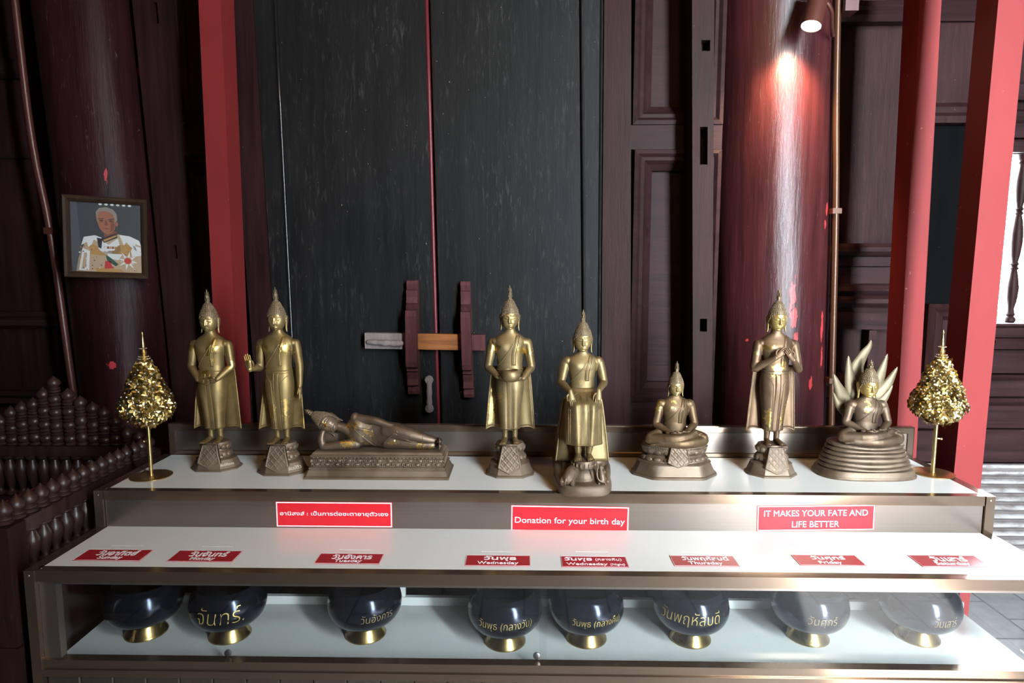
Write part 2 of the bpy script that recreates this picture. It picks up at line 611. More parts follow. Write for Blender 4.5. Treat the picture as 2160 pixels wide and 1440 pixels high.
def empty(name, loc, label=None, cat=None, group=None, rz=0.0):
    o = bpy.data.objects.new(name, None)
    COL.objects.link(o)
    o.location = loc
    o.rotation_euler = (0, 0, rz)
    o.empty_display_size = 0.05
    return tag(o, label, cat, group)


def tag(o, label=None, cat=None, group=None, kind=None):
    if label:
        o['label'] = label
    if cat:
        o['category'] = cat
    if group:
        o['group'] = group
    if kind:
        o['kind'] = kind
    return o


def part(name, g, mat, parent, smooth=False, label=None, **kw):
    o = g.build(name, mat, parent, smooth, **kw)
    if label:
        o['label'] = label
    return o


def struct(name, g, mat, smooth=False, parent=None):
    o = g.build(name, mat, parent, smooth)
    if parent is None:
        o['kind'] = 'structure'
    return o


def copy_tree(o, parent=None):
    c = o.copy()
    COL.objects.link(c)
    c.parent = parent
    for ch in o.children:
        copy_tree(ch, c)
    return c


def bx(x0, x1, y0, y1, z0, z1):
    return G().box(x0, x1, y0, y1, z0, z1)


def text_geo(body, w=None, h=None, extrude=0.0003, res=3, bold=0.0, shear=0.0):
    """lettering as geometry, centred, in the x-y plane, fitted to w and/or h"""
    cu = bpy.data.curves.new('t', 'FONT')
    cu.body = body
    cu.size = 1.0
    cu.resolution_u = res
    cu.offset = bold
    cu.shear = shear
    o = bpy.data.objects.new('t', cu)
    COL.objects.link(o)
    dg = bpy.context.evaluated_depsgraph_get()
    me = bpy.data.meshes.new_from_object(o.evaluated_get(dg))
    n = len(me.vertices)
    a = np.empty(n * 3, 'f')
    me.vertices.foreach_get('co', a)
    a = a.reshape(-1, 3)
    f = [tuple(p.vertices) for p in me.polygons]
    bpy.data.objects.remove(o)
    bpy.data.curves.remove(cu)
    bpy.data.meshes.remove(me)
    lo, hi = a.min(0), a.max(0)
    a = a - (lo + hi) / 2
    sx = w / (hi[0] - lo[0]) if w else None
    sy = h / (hi[1] - lo[1]) if h else None
    sx, sy = sx or sy, sy or sx
    a[:, 0] *= sx
    a[:, 1] *= sy
    # thin raised letters: top sheet, skirt along every border edge
    g = G()
    top = [(p[0], p[1], extrude) for p in a]
    cnt = {}
    for q in f:
        for i in range(len(q)):
            e = (q[i], q[(i + 1) % len(q)])
            cnt[e] = cnt.get(e, 0) + 1
    bot = [(p[0], p[1], 0.0) for p in a]
    ff = list(f)
    for (i, j) in cnt:
        if (j, i) not in cnt:
            ff.append((j, i, i + n, j + n))
    g.add(top + bot, ff)
    return g


# ------------------------------------------------------------------ the hall
CEIL = 4.6
struct('floor', bx(-6, 9, -7, 6.5, -0.06, 0), M['paving'])
struct('ceiling', bx(-3.3, RW + 0.2, FW - 0.5, 3.5, CEIL, CEIL + 0.1), M['ceiling'])
struct('wall_front', G().box(-3.3, DX0, FW - 0.42, FW, 0, CEIL).box(DX1, RW + 0.2, FW - 0.42, FW, 0, CEIL).box(DX0, DX1, FW - 0.42, FW, DZ, CEIL), M['dark'])
struct('wall_left', bx(-3.3, -3.16, FW, 3.3, 0, CEIL), M['dark'])
struct('wall_right', bx(RW, RW + 0.14, FW, 3.3, 0, CEIL), M['dark'])
WB = 3.30
wb_ = G().box(-3.3, WX0, WB, WB + 0.1, 0, CEIL).box(WX1, RW + 0.2, WB, WB + 0.1, 0, CEIL)
wb_.box(WX0, WX1, WB, WB + 0.1, 0, WZ0).box(WX0, WX1, WB, WB + 0.1, WZ1, CEIL)
struct('wall_back', wb_, M['dark'])


def lean(xa, za, xb, zb):
    return lambda z: xa + (xb - xa) * (z - za) / (zb - za)


def slab(g, L, Rr, y0, y1, z0, z1, mi=0):
    return g.hexa([(L(z0), y0, z0), (Rr(z0), y0, z0), (Rr(z0), y1, z0), (L(z0), y1, z0)],
                  [(L(z1), y0, z1), (Rr(z1), y0, z1), (Rr(z1), y1, z1), (L(z1), y1, z1)], mi)


def post_holes(L, Rr, y0, y1, z0, z1, holes, depth=0.05):
    """a leaning square post with mortises cut into its front: holes (z0, z1, share from the left, to)"""
    g = G()
    slab(g, L, Rr, y0 + depth, y1, z0, z1)
    z = z0
    for a, b, f0, f1 in sorted(holes):
        slab(g, L, Rr, y0, y0 + depth, z, a)
        slab(g, L, lambda t: L(t) + (Rr(t) - L(t)) * f0, y0, y0 + depth, a, b)
        slab(g, lambda t: L(t) + (Rr(t) - L(t)) * f1, Rr, y0, y0 + depth, a, b)
        z = b
    slab(g, L, Rr, y0, y0 + depth, z, z1)
    return g


def mould(g, x0, x1, z0, z1, prof, field=True):
    """mitred moulding running round an opening; prof = (inset, y)"""
    rings = [[(x0 + i, y, z0 + i), (x1 - i, y, z0 + i), (x1 - i, y, z1 - i), (x0 + i, y, z1 - i)] for i, y in prof]
    return g.loft(rings, False, field)


def strip(g, x0, x1, prof):
    """horizontal moulding: prof = (y, z) outline, closed, extruded along x"""
    return g.prism(prof, x0, x1, 0, 'x')


# --- the big double door
DY = 3.05
xl_leaf = lean(-1.104, .77, -1.127, 2.70)
xgap = lean(-.400, .77, -.429, 2.69)
xr_leaf = lean(.285, .77, .246, 2.69)
xr_jamb = lean(.359, .77, .345, 2.69)
xr_frame = lean(.503, .78, .468, 2.69)
xl_jamb = lean(-1.165, .77, -1.206, 2.70)
xl_frame = lean(-1.27, .77, -1.33, 2.70)


def off(f, d):
    return lambda z: f(z) + d


door1 = empty('door_1', (0, 0, 0))
door1['kind'] = 'structure'
g = G()
slab(g, xl_leaf, off(xgap, -.018), DY, DY + .06, .05, 3.3)
struct('leaf', g, M['door'], parent=door1)
g = G()
g.tube([(xgap(z) - .012, DY + .004, z) for z in (.05, 1.2, 2.2, 3.3)], .009, 10, rnd=False)
struct('meeting_bead', g, M['rose'], True, door1)
g = G()
g.tube([(xl_leaf(z) + .006, DY - .002, z) for z in (.05, 1.2, 2.2, 3.3)], .010, 10, rnd=False)
struct('edge_bead', g, M['gloss'], True, door1)

door2 = empty('door_2', (0, 0, 0))
door2['kind'] = 'structure'
g = G()
slab(g, off(xgap, .008), xr_leaf, DY, DY + .06, .05, 3.3)
struct('leaf', g, M['door'], parent=door2)
g = G()
slab(g, off(xgap, .001), off(xgap, .007), DY + .03, DY + .06, .05, 3.3)
struct('meeting_edge', g, M['rose'], parent=door2)


def bar_bracket(parent, xb, xt, w, z0, z1, bz0, bz1):
    h = z1 - z0
    prof = [(0, .0), (.034, .0), (.040, .03), (.034, .075), (.052, .085), (.046, .14), (.056, .19), (.048, .205), (.066, .215), (.056, .245), (.082, .255), (.088, .30)]
    up = [(p, z1 - t * h) for p, t in prof]
    dn = [(p, z0 + t * h) for p, t in prof]
    g = G()
    cx = lambda z: xb + (xt - xb) * (z - z0) / h

    def pr(poly):
        n = len(poly)
        v, f = [], []
        for sx in (-.5, .5):
            v += [(cx(z) + sx * w, DY - p, z) for p, z in poly]
        f.append(tuple(range(n)))
        f.append(tuple(range(2 * n - 1, n - 1, -1)))
        for i in range(n):
            j = (i + 1) % n
            f.append((j, i, i + n, j + n))
        g.add(v, f)
    pr(up + [(.088, bz1), (0, bz1)])
    pr(dn + [(.088, bz0), (0, bz0)])
    pr([(.052, bz0), (.088, bz0), (.088, bz1), (.052, bz1)])
    return struct('bar_bracket', g, M['bracket'], parent=parent)


bar_bracket(door1, -.523, -.520, .052, .915, 1.448, 1.128, 1.212)
bar_bracket(door2, -.262, -.274, .045, .900, 1.444, 1.122, 1.206)

g = G()
hx = -.448
for hz in (.985, .848):
    g.tube([(hx, DY - .002, hz), (hx, DY - .030, hz), (hx, DY - .044, hz), (hx, DY - .052, hz)], [.013, .017, .022, .018], 8, rnd=False)
pts = [(hx, DY - .042, .975 - .127 * i / 8) for i in range(9)]
g.tube(pts, [.0145, .0125, .0125, .0145, .0125, .0125, .0145, .0125, .0145], 12)
struct('pull_handle', g, M['greywood'], 40, door1)

# sliding bar that locks the two leaves
bar = empty('door_bar', (-.46, DY - .02, 1.168), 'wooden sliding bar locking the black double door, worn orange in the middle', 'door bar')
g = G()
yb0, yb1 = DY - .050, DY - .004


def barseg(x0, x1, mi):
    zz = lambda x: (x + .744) / .56 * -.008
    return g.hexa([(x0 + .46, yb0 - DY + .02, -.035 + zz(x0)), (x1 + .46, yb0 - DY + .02, -.035 + zz(x1)), (x1 + .46, yb1 - DY + .02, -.035 + zz(x1)), (x0 + .46, yb1 - DY + .02, -.035 + zz(x0))],
                  [(x0 + .46, yb0 - DY + .02, .038 + zz(x0)), (x1 + .46, yb0 - DY + .02, .038 + zz(x1)), (x1 + .46, yb1 - DY + .02, .038 + zz(x1)), (x0 + .46, yb1 - DY + .02, .038 + zz(x0))], mi)


barseg(-.744, -.545, 0)
barseg(-.545, -.285, 1)
barseg(-.285, -.184, 2)
part('bar', g, [M['greywood'], M['bar'], M['bracket']], bar)
g = G()
g.tube([(-.725 + .46, -.035, -.004), (-.69 + .46, -.045, -.004), (-.655 + .46, -.05, -.006), (-.648 + .46, -.05, -.006), (-.635 + .46, -.05, -.006), (-.625 + .46, -.05, -.006), (-.60 + .46, -.05, -.008), (-.572 + .46, -.05, -.008)],
       [.012, .013, .012, .016, .016, .011, .016, .013], 12)
part('grip', g, M['greywood'], bar, True)

# door frame and the panelled wall beside it
g = G()
slab(g, xl_jamb, off(xl_leaf, -.001), DY - .03, DY + .1, 0, 3.4)
slab(g, off(xr_leaf, .003), xr_jamb, DY - .012, DY + .1, 0, 3.4)
g.tube([(xr_leaf(z) + .004, DY - .012, z) for z in (.05, 1.2, 2.2, 3.3)], .007, 8, rnd=False)
g.tube([(xr_jamb(z) - .006, DY - .012, z) for z in (.05, 1.2, 2.2, 3.3)], .009, 8, rnd=False)
struct('trim_1', g, M['door'])
g = G()
slab(g, off(xr_jamb, .002), off(xr_frame, -.003), DY - .03, DY + .12, 0, 3.4)
struct('trim_2', g, M['dark'])
g = G()
slab(g, xl_frame, off(xl_jamb, -.002), DY - .035, DY + .12, 0, 3.4)
struct('trim_3', g, M['dark'])

PP = [(0, 3.10), (0, 3.072), (.018, 3.068), (.032, 3.082), (.047, 3.080), (.062, 3.098), (.088, 3.118), (.092, 3.135)]
for nm, a, b in (('trim_4', .503, .90), ('trim_5', -1.66, -1.30)):
    g = G()
    mould(g, a + (-.012 if a > 0 else 0), b, 2.156, 3.3, PP)
    mould(g, a, b, .87, 2.044, PP)
    g.box(a - .02, b, 3.078, 3.15, 2.046, 2.154)
    g.box(a - .02, b, 3.078, 3.15, 0.0, .868)
    g.box(a - .03, b, 3.14, 3.20, 0.0, 3.3)
    struct(nm, g, M['darkx'] if a > 0 else M['dark'])

# post with mortises to the left of the round column, plank post to the right of the left pillar
pL, pR = lean(.770, .807, .709, 2.628), lean(.856, .807, .803, 2.628)
g = post_holes(pL, pR, 2.93, 3.10, 0, CEIL - .02, [(1.222, 1.28, .36, .72), (1.955, 2.115, .36, .72), (2.43, 2.475, .42, .82)], .06)
o = g.build('mortised_post', M['dark'])
tag(o, 'dark square wooden post with cut mortises standing left of the lit round column', 'post')
qL, qR = lean(-1.672, .85, -1.752, 2.72), lean(-1.548, .85, -1.600, 2.72)
g = post_holes(qL, qR, 3.02, 3.16, 0, CEIL - .02, [(1.55, 1.61, .55, .66), (2.59, 2.68, .62, .74)], .05)
o = g.build('mortised_plank_post', M['dark'])
tag(o, 'dark brown plank post with two small mortises right of the portrait pillar', 'post')


def round_column(name, base, slope, r, mat, label):
    g = G()
    zs = np.linspace(0, CEIL - .01, 40)
    rings = []
    for z in zs:
        rings.append([(slope * z + (r + .0025 * math.sin(5 * a + z * 2.1) + .002 * math.sin(z * 6 + 3 * a)) * math.cos(a), (r + .0025 * math.sin(5 * a + z * 2.1)) * math.sin(a), z) for a in (2 * PI * k / 72 for k in range(72))])
    g.loft(rings)
    o = g.build(name, mat, None, 50, base)
    return tag(o, label, 'column')


round_column('round_column', (1.233, 3.2, 0), -.0321, .262, M['column'], 'thick round dark red lacquered column lit by the small spotlight')
round_column('round_column', (-1.87, 3.1, 0), -.05, .216, M['pillar'], 'leaning round maroon column on the left carrying the framed portrait')

# red painted posts
g = G()
slab(g, lean(-1.3365, .86, -1.3275, 2.587), lean(-1.246, .86, -1.236, 2.587), 2.76, 2.885, 0, CEIL - .01)
tag(g.build('red_post', M['redpaint']), 'bright red square post rising behind the two leftmost standing statues', 'post')
g = G()
slab(g, lean(1.600, .86, 1.575, 2.57), lean(1.688, .86, 1.661, 2.57), 2.77, 2.885, 0, CEIL - .01)
tag(g.build('red_post', M['redpaint']), 'bright red square post rising behind the serpent statue on the right', 'post')
g = G()
slab(g, lean(1.5515, .960, 1.572, 2.392), lean(1.6505, .960, 1.667, 2.392), 2.31, 2.42, 0, CEIL - .01)
tag(g.build('red_post', M['redpaint']), 'bright red square post nearest the right end of the display case', 'post')

# conduits
g = G()
g.tube([(1.475, 3.0, 0.02), (1.43, 3.0, .793), (1.396, 3.0, 1.75), (1.356, 3.0, 2.62), (1.315, 3.0, CEIL - .02)], .014, 12, sub=4, rnd=False)
cd = g.build('conduit', M['pipegold'], None, True)
tag(cd, 'thin bronze painted conduit pipe down the right side of the lit column', 'pipe')
for z, x in ((1.76, 1.3955), (.99, 1.4225)):
    part('clamp', G().box(x - .02, x + .02, 2.984, 3.03, z - .012, z + .012), M['pipegold'], cd)
part('junction_box', G().box(1.368, 1.425, 2.955, 3.03, 2.60, 2.82), M['pipe'], cd)
g = G()
g.tube([(-2.06, 2.98, 0.02), (-2.124, 2.98, .918), (-2.171, 2.98, 1.647), (-2.223, 2.98, 2.07), (-2.25, 2.98, 2.679), (-2.31, 2.98, CEIL - .02)], .016, 12, sub=4, rnd=False)
cd = g.build('conduit', M['pipe'], None, True)
tag(cd, 'dark maroon conduit pipe down the left side of the portrait column', 'pipe')
part('clamp', G().box(-2.192, -2.150, 2.962, 3.01, 1.66, 1.69), M['pipe'], cd)

# wall to the right of the column: tall panels over a stack of mouldings
g = G()
Y0 = 3.25
strip(g, 1.42, 2.30, [(WB, 2.745), (Y0 - .02, 2.745), (Y0 - .035, 2.715), (Y0 - .02, 2.70), (Y0 - .03, 2.68), (Y0 - .01, 2.655), (WB, 2.655)])
strip(g, 1.42, 1.90, [(WB, 1.625), (Y0 - .02, 1.625), (Y0 - .045, 1.605), (Y0 - .045, 1.585), (Y0 - .02, 1.565), (Y0, 1.56), (Y0, 1.515), (Y0 + .012, 1.51), (Y0 + .012, 1.43), (Y0 - .01, 1.42), (Y0 - .03, 1.395), (Y0 - .01, 1.375), (Y0 - .035, 1.355), (Y0 - .035, 1.335), (Y0 - .01, 1.31), (Y0 - .02, 1.285), (Y0 - .02, 1.205), (WB, 1.20)])
strip(g, 1.42, 2.30, [(WB, .985), (Y0, .985), (Y0 - .03, .965), (Y0 - .035, .925), (Y0 - .01, .905), (Y0, .86), (WB, .86)])
strip(g, 1.42, 2.30, [(WB, .85), (Y0 + .02, .85), (Y0 + .02, .70), (WB, .70)])
strip(g, 1.42, 2.30, [(WB, .69), (Y0 + .005, .69), (Y0 + .005, .53), (WB, .53)])
g.box(1.70, 1.735, Y0 - .02, WB, .985, 1.2)
struct('trim_6', g, M['darkx'])
g = G()
mould(g, 1.86, 2.28, 2.19, 3.3, [(0, WB), (0, 3.225), (.03, 3.22), (.05, 3.24), (.075, 3.235), (.10, 3.26)])
mould(g, 1.99, 2.28, .99, 1.33, [(0, WB), (0, 3.245), (.02, 3.225), (.04, 3.245), (.06, 3.23), (.08, 3.255)])
struct('trim_7', g, M['dark'])
struct('trim_8', G().box(1.88, 2.28, 3.27, WB, 1.33, 2.185), M['shadeblack'])  # dark patch of wall shade, painted as a near-black sheet
# left background: dark boards with rails
g = G()
for a, b, d in ((2.43, 2.525, .05), (2.05, 2.07, .02), (1.20, 1.285, .05), (.80, .875, .06), (.70, .72, .03)):
    strip(g, -3.16, -1.62, [(WB, b), (WB - d * .6, b), (WB - d, b - .02), (WB - d * .7, (a + b) / 2), (WB - d, a + .015), (WB - d * .5, a), (WB, a)])
strip(g, -1.62, -1.35, [(WB, 2.285), (WB - .05, 2.285), (WB - .06, 2.26), (WB - .05, 2.235), (WB, 2.235)])
strip(g, -1.62, -1.35, [(WB, 2.02), (WB - .04, 2.02), (WB - .04, 1.98), (WB, 1.98)])
struct('trim_9', g, M['darkx'])

# wall under the barred window
g = G()
x0, x1 = 2.30, 4.19
strip(g, x0, x1, [(WB, 1.234), (3.235, 1.234), (3.228, 1.222), (3.25, 1.214), (3.25, 1.165), (WB, 1.165)])
strip(g, x0, x1, [(WB, 1.163), (3.215, 1.163), (3.205, 1.15), (3.215, 1.112), (3.235, 1.105), (WB, 1.105)])
strip(g, x0, x1, [(WB, 1.10), (3.262, 1.10), (3.262, .985), (WB, .985)])
strip(g, x0, x1, [(WB, .978), (3.24, .978), (3.225, .968), (3.24, .955), (WB, .955)])
strip(g, x0, x1, [(WB, .95), (3.265, .95), (3.265, .865), (WB, .865)])
strip(g, x0, x1, [(WB, .862), (3.235, .862), (3.22, .845), (3.24, .825), (WB, .825)])
strip(g, x0, x1, [(WB, .82), (3.26, .82), (3.26, .705), (WB, .705)])
strip(g, x0, x1, [(WB, .698), (3.255, .698), (3.255, .53), (WB, .53)])
for a, b, d in ((2.06, 2.12, .03), (2.125, 2.20, .05), (2.205, 2.26, .03), (2.30, 2.38, .05)):
    strip(g, x0, x1, [(WB, b), (WB - d, b), (WB - d - .012, b - .012), (WB - d, a), (WB, a)])
struct('trim_10', g, M['darkx'])
win = G().box(WX0 - .0, WX0 + .035, 3.265, 3.40, WZ0, WZ1).box(WX1 - .035, WX1, 3.265, 3.40, WZ0, WZ1)
win = struct('window_1', win, M['dark'])
BALP = [(.018, 0), (.024, .004), (.024, .02), (.016, .03), (.022, .04), (.016, .05), (.015, .07), (.024, .12), (.027, .17), (.020, .23), (.014, .26), (.022, .27), (.014, .28), (.022, .29), (.014, .30), (.020, .33), (.026, .39), (.026, .44), (.020, .50), (.014, .53), (.022, .54), (.014, .55), (.022, .56), (.014, .57),
        (.020, .60), (.026, .65), (.026, .70), (.018, .745), (.015, .77), (.022, .78), (.016, .79), (.024, .80), (.024, .821)]
mb = G().lathe(BALP, 20).mesh('baluster', M['dark'], 50)
for k in range(9):
    o = bpy.data.objects.new('baluster', mb)
    COL.objects.link(o)
    o.parent = win
    o.location = (2.352 + .094 * k, 3.325, WZ0)

# corrugated sheet metal along the foot of the wall
g = G()
P = []
nz = 120
for i in range(nz + 1):
    z = 0.0 + .475 * i / nz
    y = 3.235 + .015 * math.cos(2 * PI * z / .0455)
    P.append([(1.25, y, z), (4.16, y, z)])
g.grid(P, thick=(0, .004, 0))
g.box(1.25, 4.16, 3.22, 3.245, .477, .525)
o = g.build('corrugated_sheet', M['corr'], None, 40)
tag(o, 'weathered white corrugated metal sheet along the foot of the right wall', 'metal sheet')

# garden seen through the bars
lm = NM('sunlit_leaf')
lm.set(Base_Color=lm.ramp(lm.noise(lm.co((1, 1, 1)), 6, 3), [(0.35, (.012, .030, .006)), (.65, (.05, .085, .022))]), Roughness=.6)


def shrub(loc, w, h, n, label, seed):
    rg = random.Random(seed)
    root = empty('garden_shrub', loc, label, 'shrub')
    g = G()
    for i in range(n):
        a, b = rg.random() * 2 * PI, math.acos(1 - 2 * rg.random())
        r = rg.random() ** .4
        c = Vector((w * r * math.cos(a) * math.sin(b), w * .7 * r * math.sin(a) * math.sin(b), h * .55 + h * .45 * r * math.cos(b)))
        d = Vector((rg.gauss(0, 1), rg.gauss(0, 1), rg.gauss(0, .6))).normalized()
        e = d.cross(Vector((rg.gauss(0, 1), rg.gauss(0, 1), rg.gauss(0, 1)))).normalized()
        s = rg.uniform(.05, .09)
        g.add([c - d * s, c + e * s * .4, c + d * s, c - e * s * .4], [(0, 1, 2, 3)])
    o = part('foliage', g, lm.m, root)
    g = G()
    g.tube([(0, 0, 0), (.02, 0, h * .4), (0, .02, h * .8)], [.03, .022, .01], 8)
    part('stem', g, M['greywood'], root, True)


shrub((3.25, 5.0, 0), .75, 1.15, 900, 'green shrub outside the barred window, nearest to the red post', 3)
shrub((4.55, 5.6, 0), .8, 1.4, 700, 'green shrub outside the barred window, farther right', 5)

# spotlight on the column
sp = empty('spotlight', (1.172, 2.80, 2.53), 'small cylindrical spotlight glowing at the top of the round column', 'spotlight')
sp.rotation_euler = (R(-12), R(16), 0)
g = G().lathe([(.036, .14), (.040, .13), (.040, -.055), (.0385, -.055), (.0375, -.045), (.0375, .12)], 28)
part('housing', g, M['pipe'], sp, 50)
em = NM('lamp_glow')
em.set(Base_Color=(1, .9, .75), Emission_Color=(1.0, .86, .66), Emission_Strength=30.0)
part('lamp_face', G().lathe([(.037, -.050), (.030, -.056), (.010, -.060)], 28), em.m, sp, 50)
g = G().tube([(.036, .01, .075), (.075, .03, .06), (.12, .10, .045), (.155, .16, .05)], .0085, 10, sub=4)
part('arm', g, M['pipe'], sp, True)
warm_lamp((0, 0, -.075), 130, .035, (1.0, .60, .33), R(96), (R(40), R(-12), 0), sp, 1.0)

# hanging lamps of the hall, above the frame of the photograph
for i, (x, y, e) in enumerate(((-.75, 1.1, 17), (.75, 1.1, 27))):
    pl = empty('pendant_lamp', (x, y, 3.1), ('pendant lamp above the left half of the display case', 'pendant lamp above the right half of the display case')[i], 'lamp')
    part('shade', G().lathe([(.03, .12), (.12, .02), (.125, .0), (.118, .0), (.028, .11)], 24), M['pipe'], pl, 40)
    part('cord', G().tube([(0, 0, .11), (0, 0, CEIL - 3.101)], .004, 8, rnd=False), M['pipe'], pl, True)
    part('bulb', G().ell((0, 0, .03), (.03, .03, .035)), em.m, pl, True)
    warm_lamp((0, 0, -.03), e, .10, (1.0, .53, .12), parent=pl)
# ------------------------------------------------------------------ the display case
XL, XR = -1.378, 1.468
H1, H2, H3 = 0.80, 0.679, 0.385
F1, F2 = 1.992, 1.686          # front faces of the upper and the lower step
BK = 2.405
case = empty('display_case', (.045, 2.05, 0), 'two-step white-topped glass and bronze aluminium display case under the statues', 'display case')
CO = Vector((-.045, -2.05, 0))


def cpart(name, g, mat, smooth=False, label=None):
    g.xf(Matrix.Translation(CO))
    return part(name, g, mat, case, smooth, label)


def cut_board(x0, x1, y0, y1, z0, z1, slots):
    """board with slits cut through it"""
    g = G()
    ys = sorted({y0, y1, *[s[2] for s in slots], *[s[3] for s in slots]})
    xs = sorted({x0, x1, *[s[0] for s in slots], *[s[1] for s in slots]})
    for j in range(len(ys) - 1):
        run = None
        for i in range(len(xs) - 1):
            mx, my = (xs[i] + xs[i + 1]) / 2, (ys[j] + ys[j + 1]) / 2
            hole = any(s[0] < mx < s[1] and s[2] < my < s[3] for s in slots)
            if not hole and run is None:
                run = xs[i]
            if hole and run is not None:
                g.box(run, xs[i], ys[j], ys[j + 1], z0, z1)
                run = None
        if run is not None:
            g.box(run, x1, ys[j], ys[j + 1], z0, z1)
    return g


SLOTX = (-1.192, -.920, -.500, -.078, .199, .513, .860, 1.205)
SLOTY = (1.852, 1.8525, 1.8375, 1.833, 1.838, 1.841, 1.851, 1.858)
cpart('upper_shelf', bx(XL + .034, XR - .032, 2.019, BK - .012, H1 - .012, H1 - .0005), M['board'])
cpart('lower_shelf', cut_board(XL + .034, XR - .032, 1.716, 2.02, H2 - .012, H2 - .0005, [(x - .047, x + .047, y - .0016, y + .0016) for x, y in zip(SLOTX, SLOTY)]), M['board'])
cpart('case_floor', bx(XL + .03, XR - .03, 1.70, 2.06, H3 - .015, H3), M['board'])
# rails of the upper step
cpart('front_rail', bx(XL + .03, XR - .03, F1, 2.0188, H1 - .031, H1), M['alu'])
cpart('riser_panel', bx(XL + .03, XR - .03, F1 + .006, F1 + .018, H2 - .012, H1 - .0315), M['alu2'])
cpart('side_rail', bx(XL, XL + .0338, 2.0, BK, H1 - .031, H1), M['alu'])
cpart('side_rail', bx(XR - .0318, XR, 2.0, BK, H1 - .031, H1), M['alu'])
cpart('side_panel', bx(XL + .006, XL + .016, F1 + .02, BK, H2 + .001, H1 - .031), M['alu2'])
cpart('side_panel', bx(XR - .016, XR - .006, F1 + .02, BK, H2 + .001, H1 - .031), M['alu2'])


def cpost(x0, x1, y0, y1, z0, z1):
    o = cpart('corner_post', bx(x0, x1, y0, y1, z0, z1), M['alu'])
    sx = (x0 + x1) / 2
    g = G()
    g.ell((0, 0, 0), (.0035, .002, .0035), 10, 6)
    g.xf(Matrix.Translation(Vector((sx, y0, z1 - .014)) + CO))
    part('screw', g, M['steel'], o, True)
    for dy in (.022, .05):
        pass
    return o


cpost(XL, XL + .028, F1 - .003, F1 + .028, H2 - .008, H1 + .0005)
cpost(XR - .028, XR, F1 - .003, F1 + .028, H2 - .008, H1 + .0005)
for x in (XL + .013, XL + .03):
    g = G().ell((x, 2.008, H1), (.003, .003, .0016), 10, 6)
    cpart('screw', g, M['steel'], True)
# back rim standing behind the statues
g = G()
BZ = .9185
mould(g, XL + .022, XR - .015, H1 - .01, BZ, [(0, BK + .02), (0, BK - .004), (.004, BK - .006), (.024, BK - .006), (.027, BK), (.027, BK + .02)], False)
cpart('back_frame', g, M['alu'])
cpart('back_panel', bx(XL + .046, XR - .04, BK - .001, BK + .012, H1 - .005, BZ - .024), M['alu2'])
# lower step
cpart('front_rail', bx(XL + .028, XR - .028, F2, 1.7158, .6475, H2), M['alu'])
cpart('front_rail', bx(XL + .028, XR - .028, F2 + .010, 1.7158, .636, .6470), M['alu2'])
cpart('side_rail', bx(XL, XL + .0338, 1.70, F1 + .02, H2 - .028, H2), M['alu'])
cpart('side_rail', bx(XR - .0318, XR, 1.70, F1 + .02, H2 - .028, H2), M['alu'])
for x in (XL + .013, XL + .036):
    g = G().ell((x, 1.702, H2), (.003, .003, .0016), 10, 6)
    cpart('screw', g, M['steel'], True)
cpost(XL, XL + .028, F2 - .003, F2 + .03, 0, H2 + .0005)
cpost(XR - .028, XR, F2 - .003, F2 + .03, 0, H2 + .0005)
cpart('corner_channel', bx(XL + .0285, XL + .075, F2 + .012, 1.722, .40, .6355), M['alu2'])
cpart('corner_channel', bx(XR - .075, XR - .0285, F2 + .012, 1.722, .40, .6355), M['alu2'])
cpart('bottom_rail', bx(XL + .0285, XR - .0285, F2 + .002, 1.7165, .391, .4165), M['alu'])
cpart('bottom_rail', bx(XL + .0285, XR - .0285, F2 - .004, 1.7165, .370, .3905), M['alu'])
# slatted skirt under the glass
g = G()
x = XL + .0285
xe = XR - .0285
k0 = .071 + .0945 * math.floor((x - .071) / .0945)
while k0 < xe:
    a, b = max(k0, x), min(k0 + .0945, xe)
    if b - a > .01:
        g.prism([(a + .001, F2 + .020), (a + .001, F2 + .012), (a + .004, F2 + .008), (b - .004, F2 + .008), (b - .001, F2 + .012), (b - .001, F2 + .020)], .02, .3695, 0, 'z')
    k0 += .0945
cpart('skirt_panel', g, M['aluv'])
# glass
for a, b, y in ((XL + .06, .064, 1.717), (.043, XR - .06, 1.7225)):
    o = cpart('glass_pane', bx(a, b, y, y + .004, .392, .640), M['glass'])
for x0_ in (XL + .006, XR - .010):
    cpart('side_glass', bx(x0_, x0_ + .004, 1.73, 2.05, .392, H2 - .029), M['glass'])
for x, z in ((.036, .4295), (-.836, .427)):
    g = G().lathe([(.009, 0), (.010, .001), (.010, .005), (.006, .007)], 20)
    g.xf(Matrix.Translation(Vector((x, 1.7165, z)) + CO) @ Matrix.Rotation(R(90), 4, 'X'))
    cpart('pane_lock', g.xf(Matrix.Translation(-CO)), M['lock'], 40)
# back of the case: white bottom track, uprights, dark sliding boards
cpart('back_track', bx(XL + .02, XR - .02, 2.061, 2.078, H3 - .02, H3 + .028), M['board'])
for x in (-.412, .62):
    cpart('back_upright', bx(x - .014, x + .014, 2.066, 2.082, H3 + .028, H2 - .014), M['board'])
cpart('back_board', bx(XL + .02, XR - .02, 2.084, 2.092, H3 - .02, H2 - .014), M['shadeblack'])
cpart('side_frame', bx(XL, XL + .03, BK - .03, BK, 0, H1 - .032), M['alu'])
cpart('side_frame', bx(XR - .03, XR, BK - .03, BK, 0, H1 - .032), M['alu'])
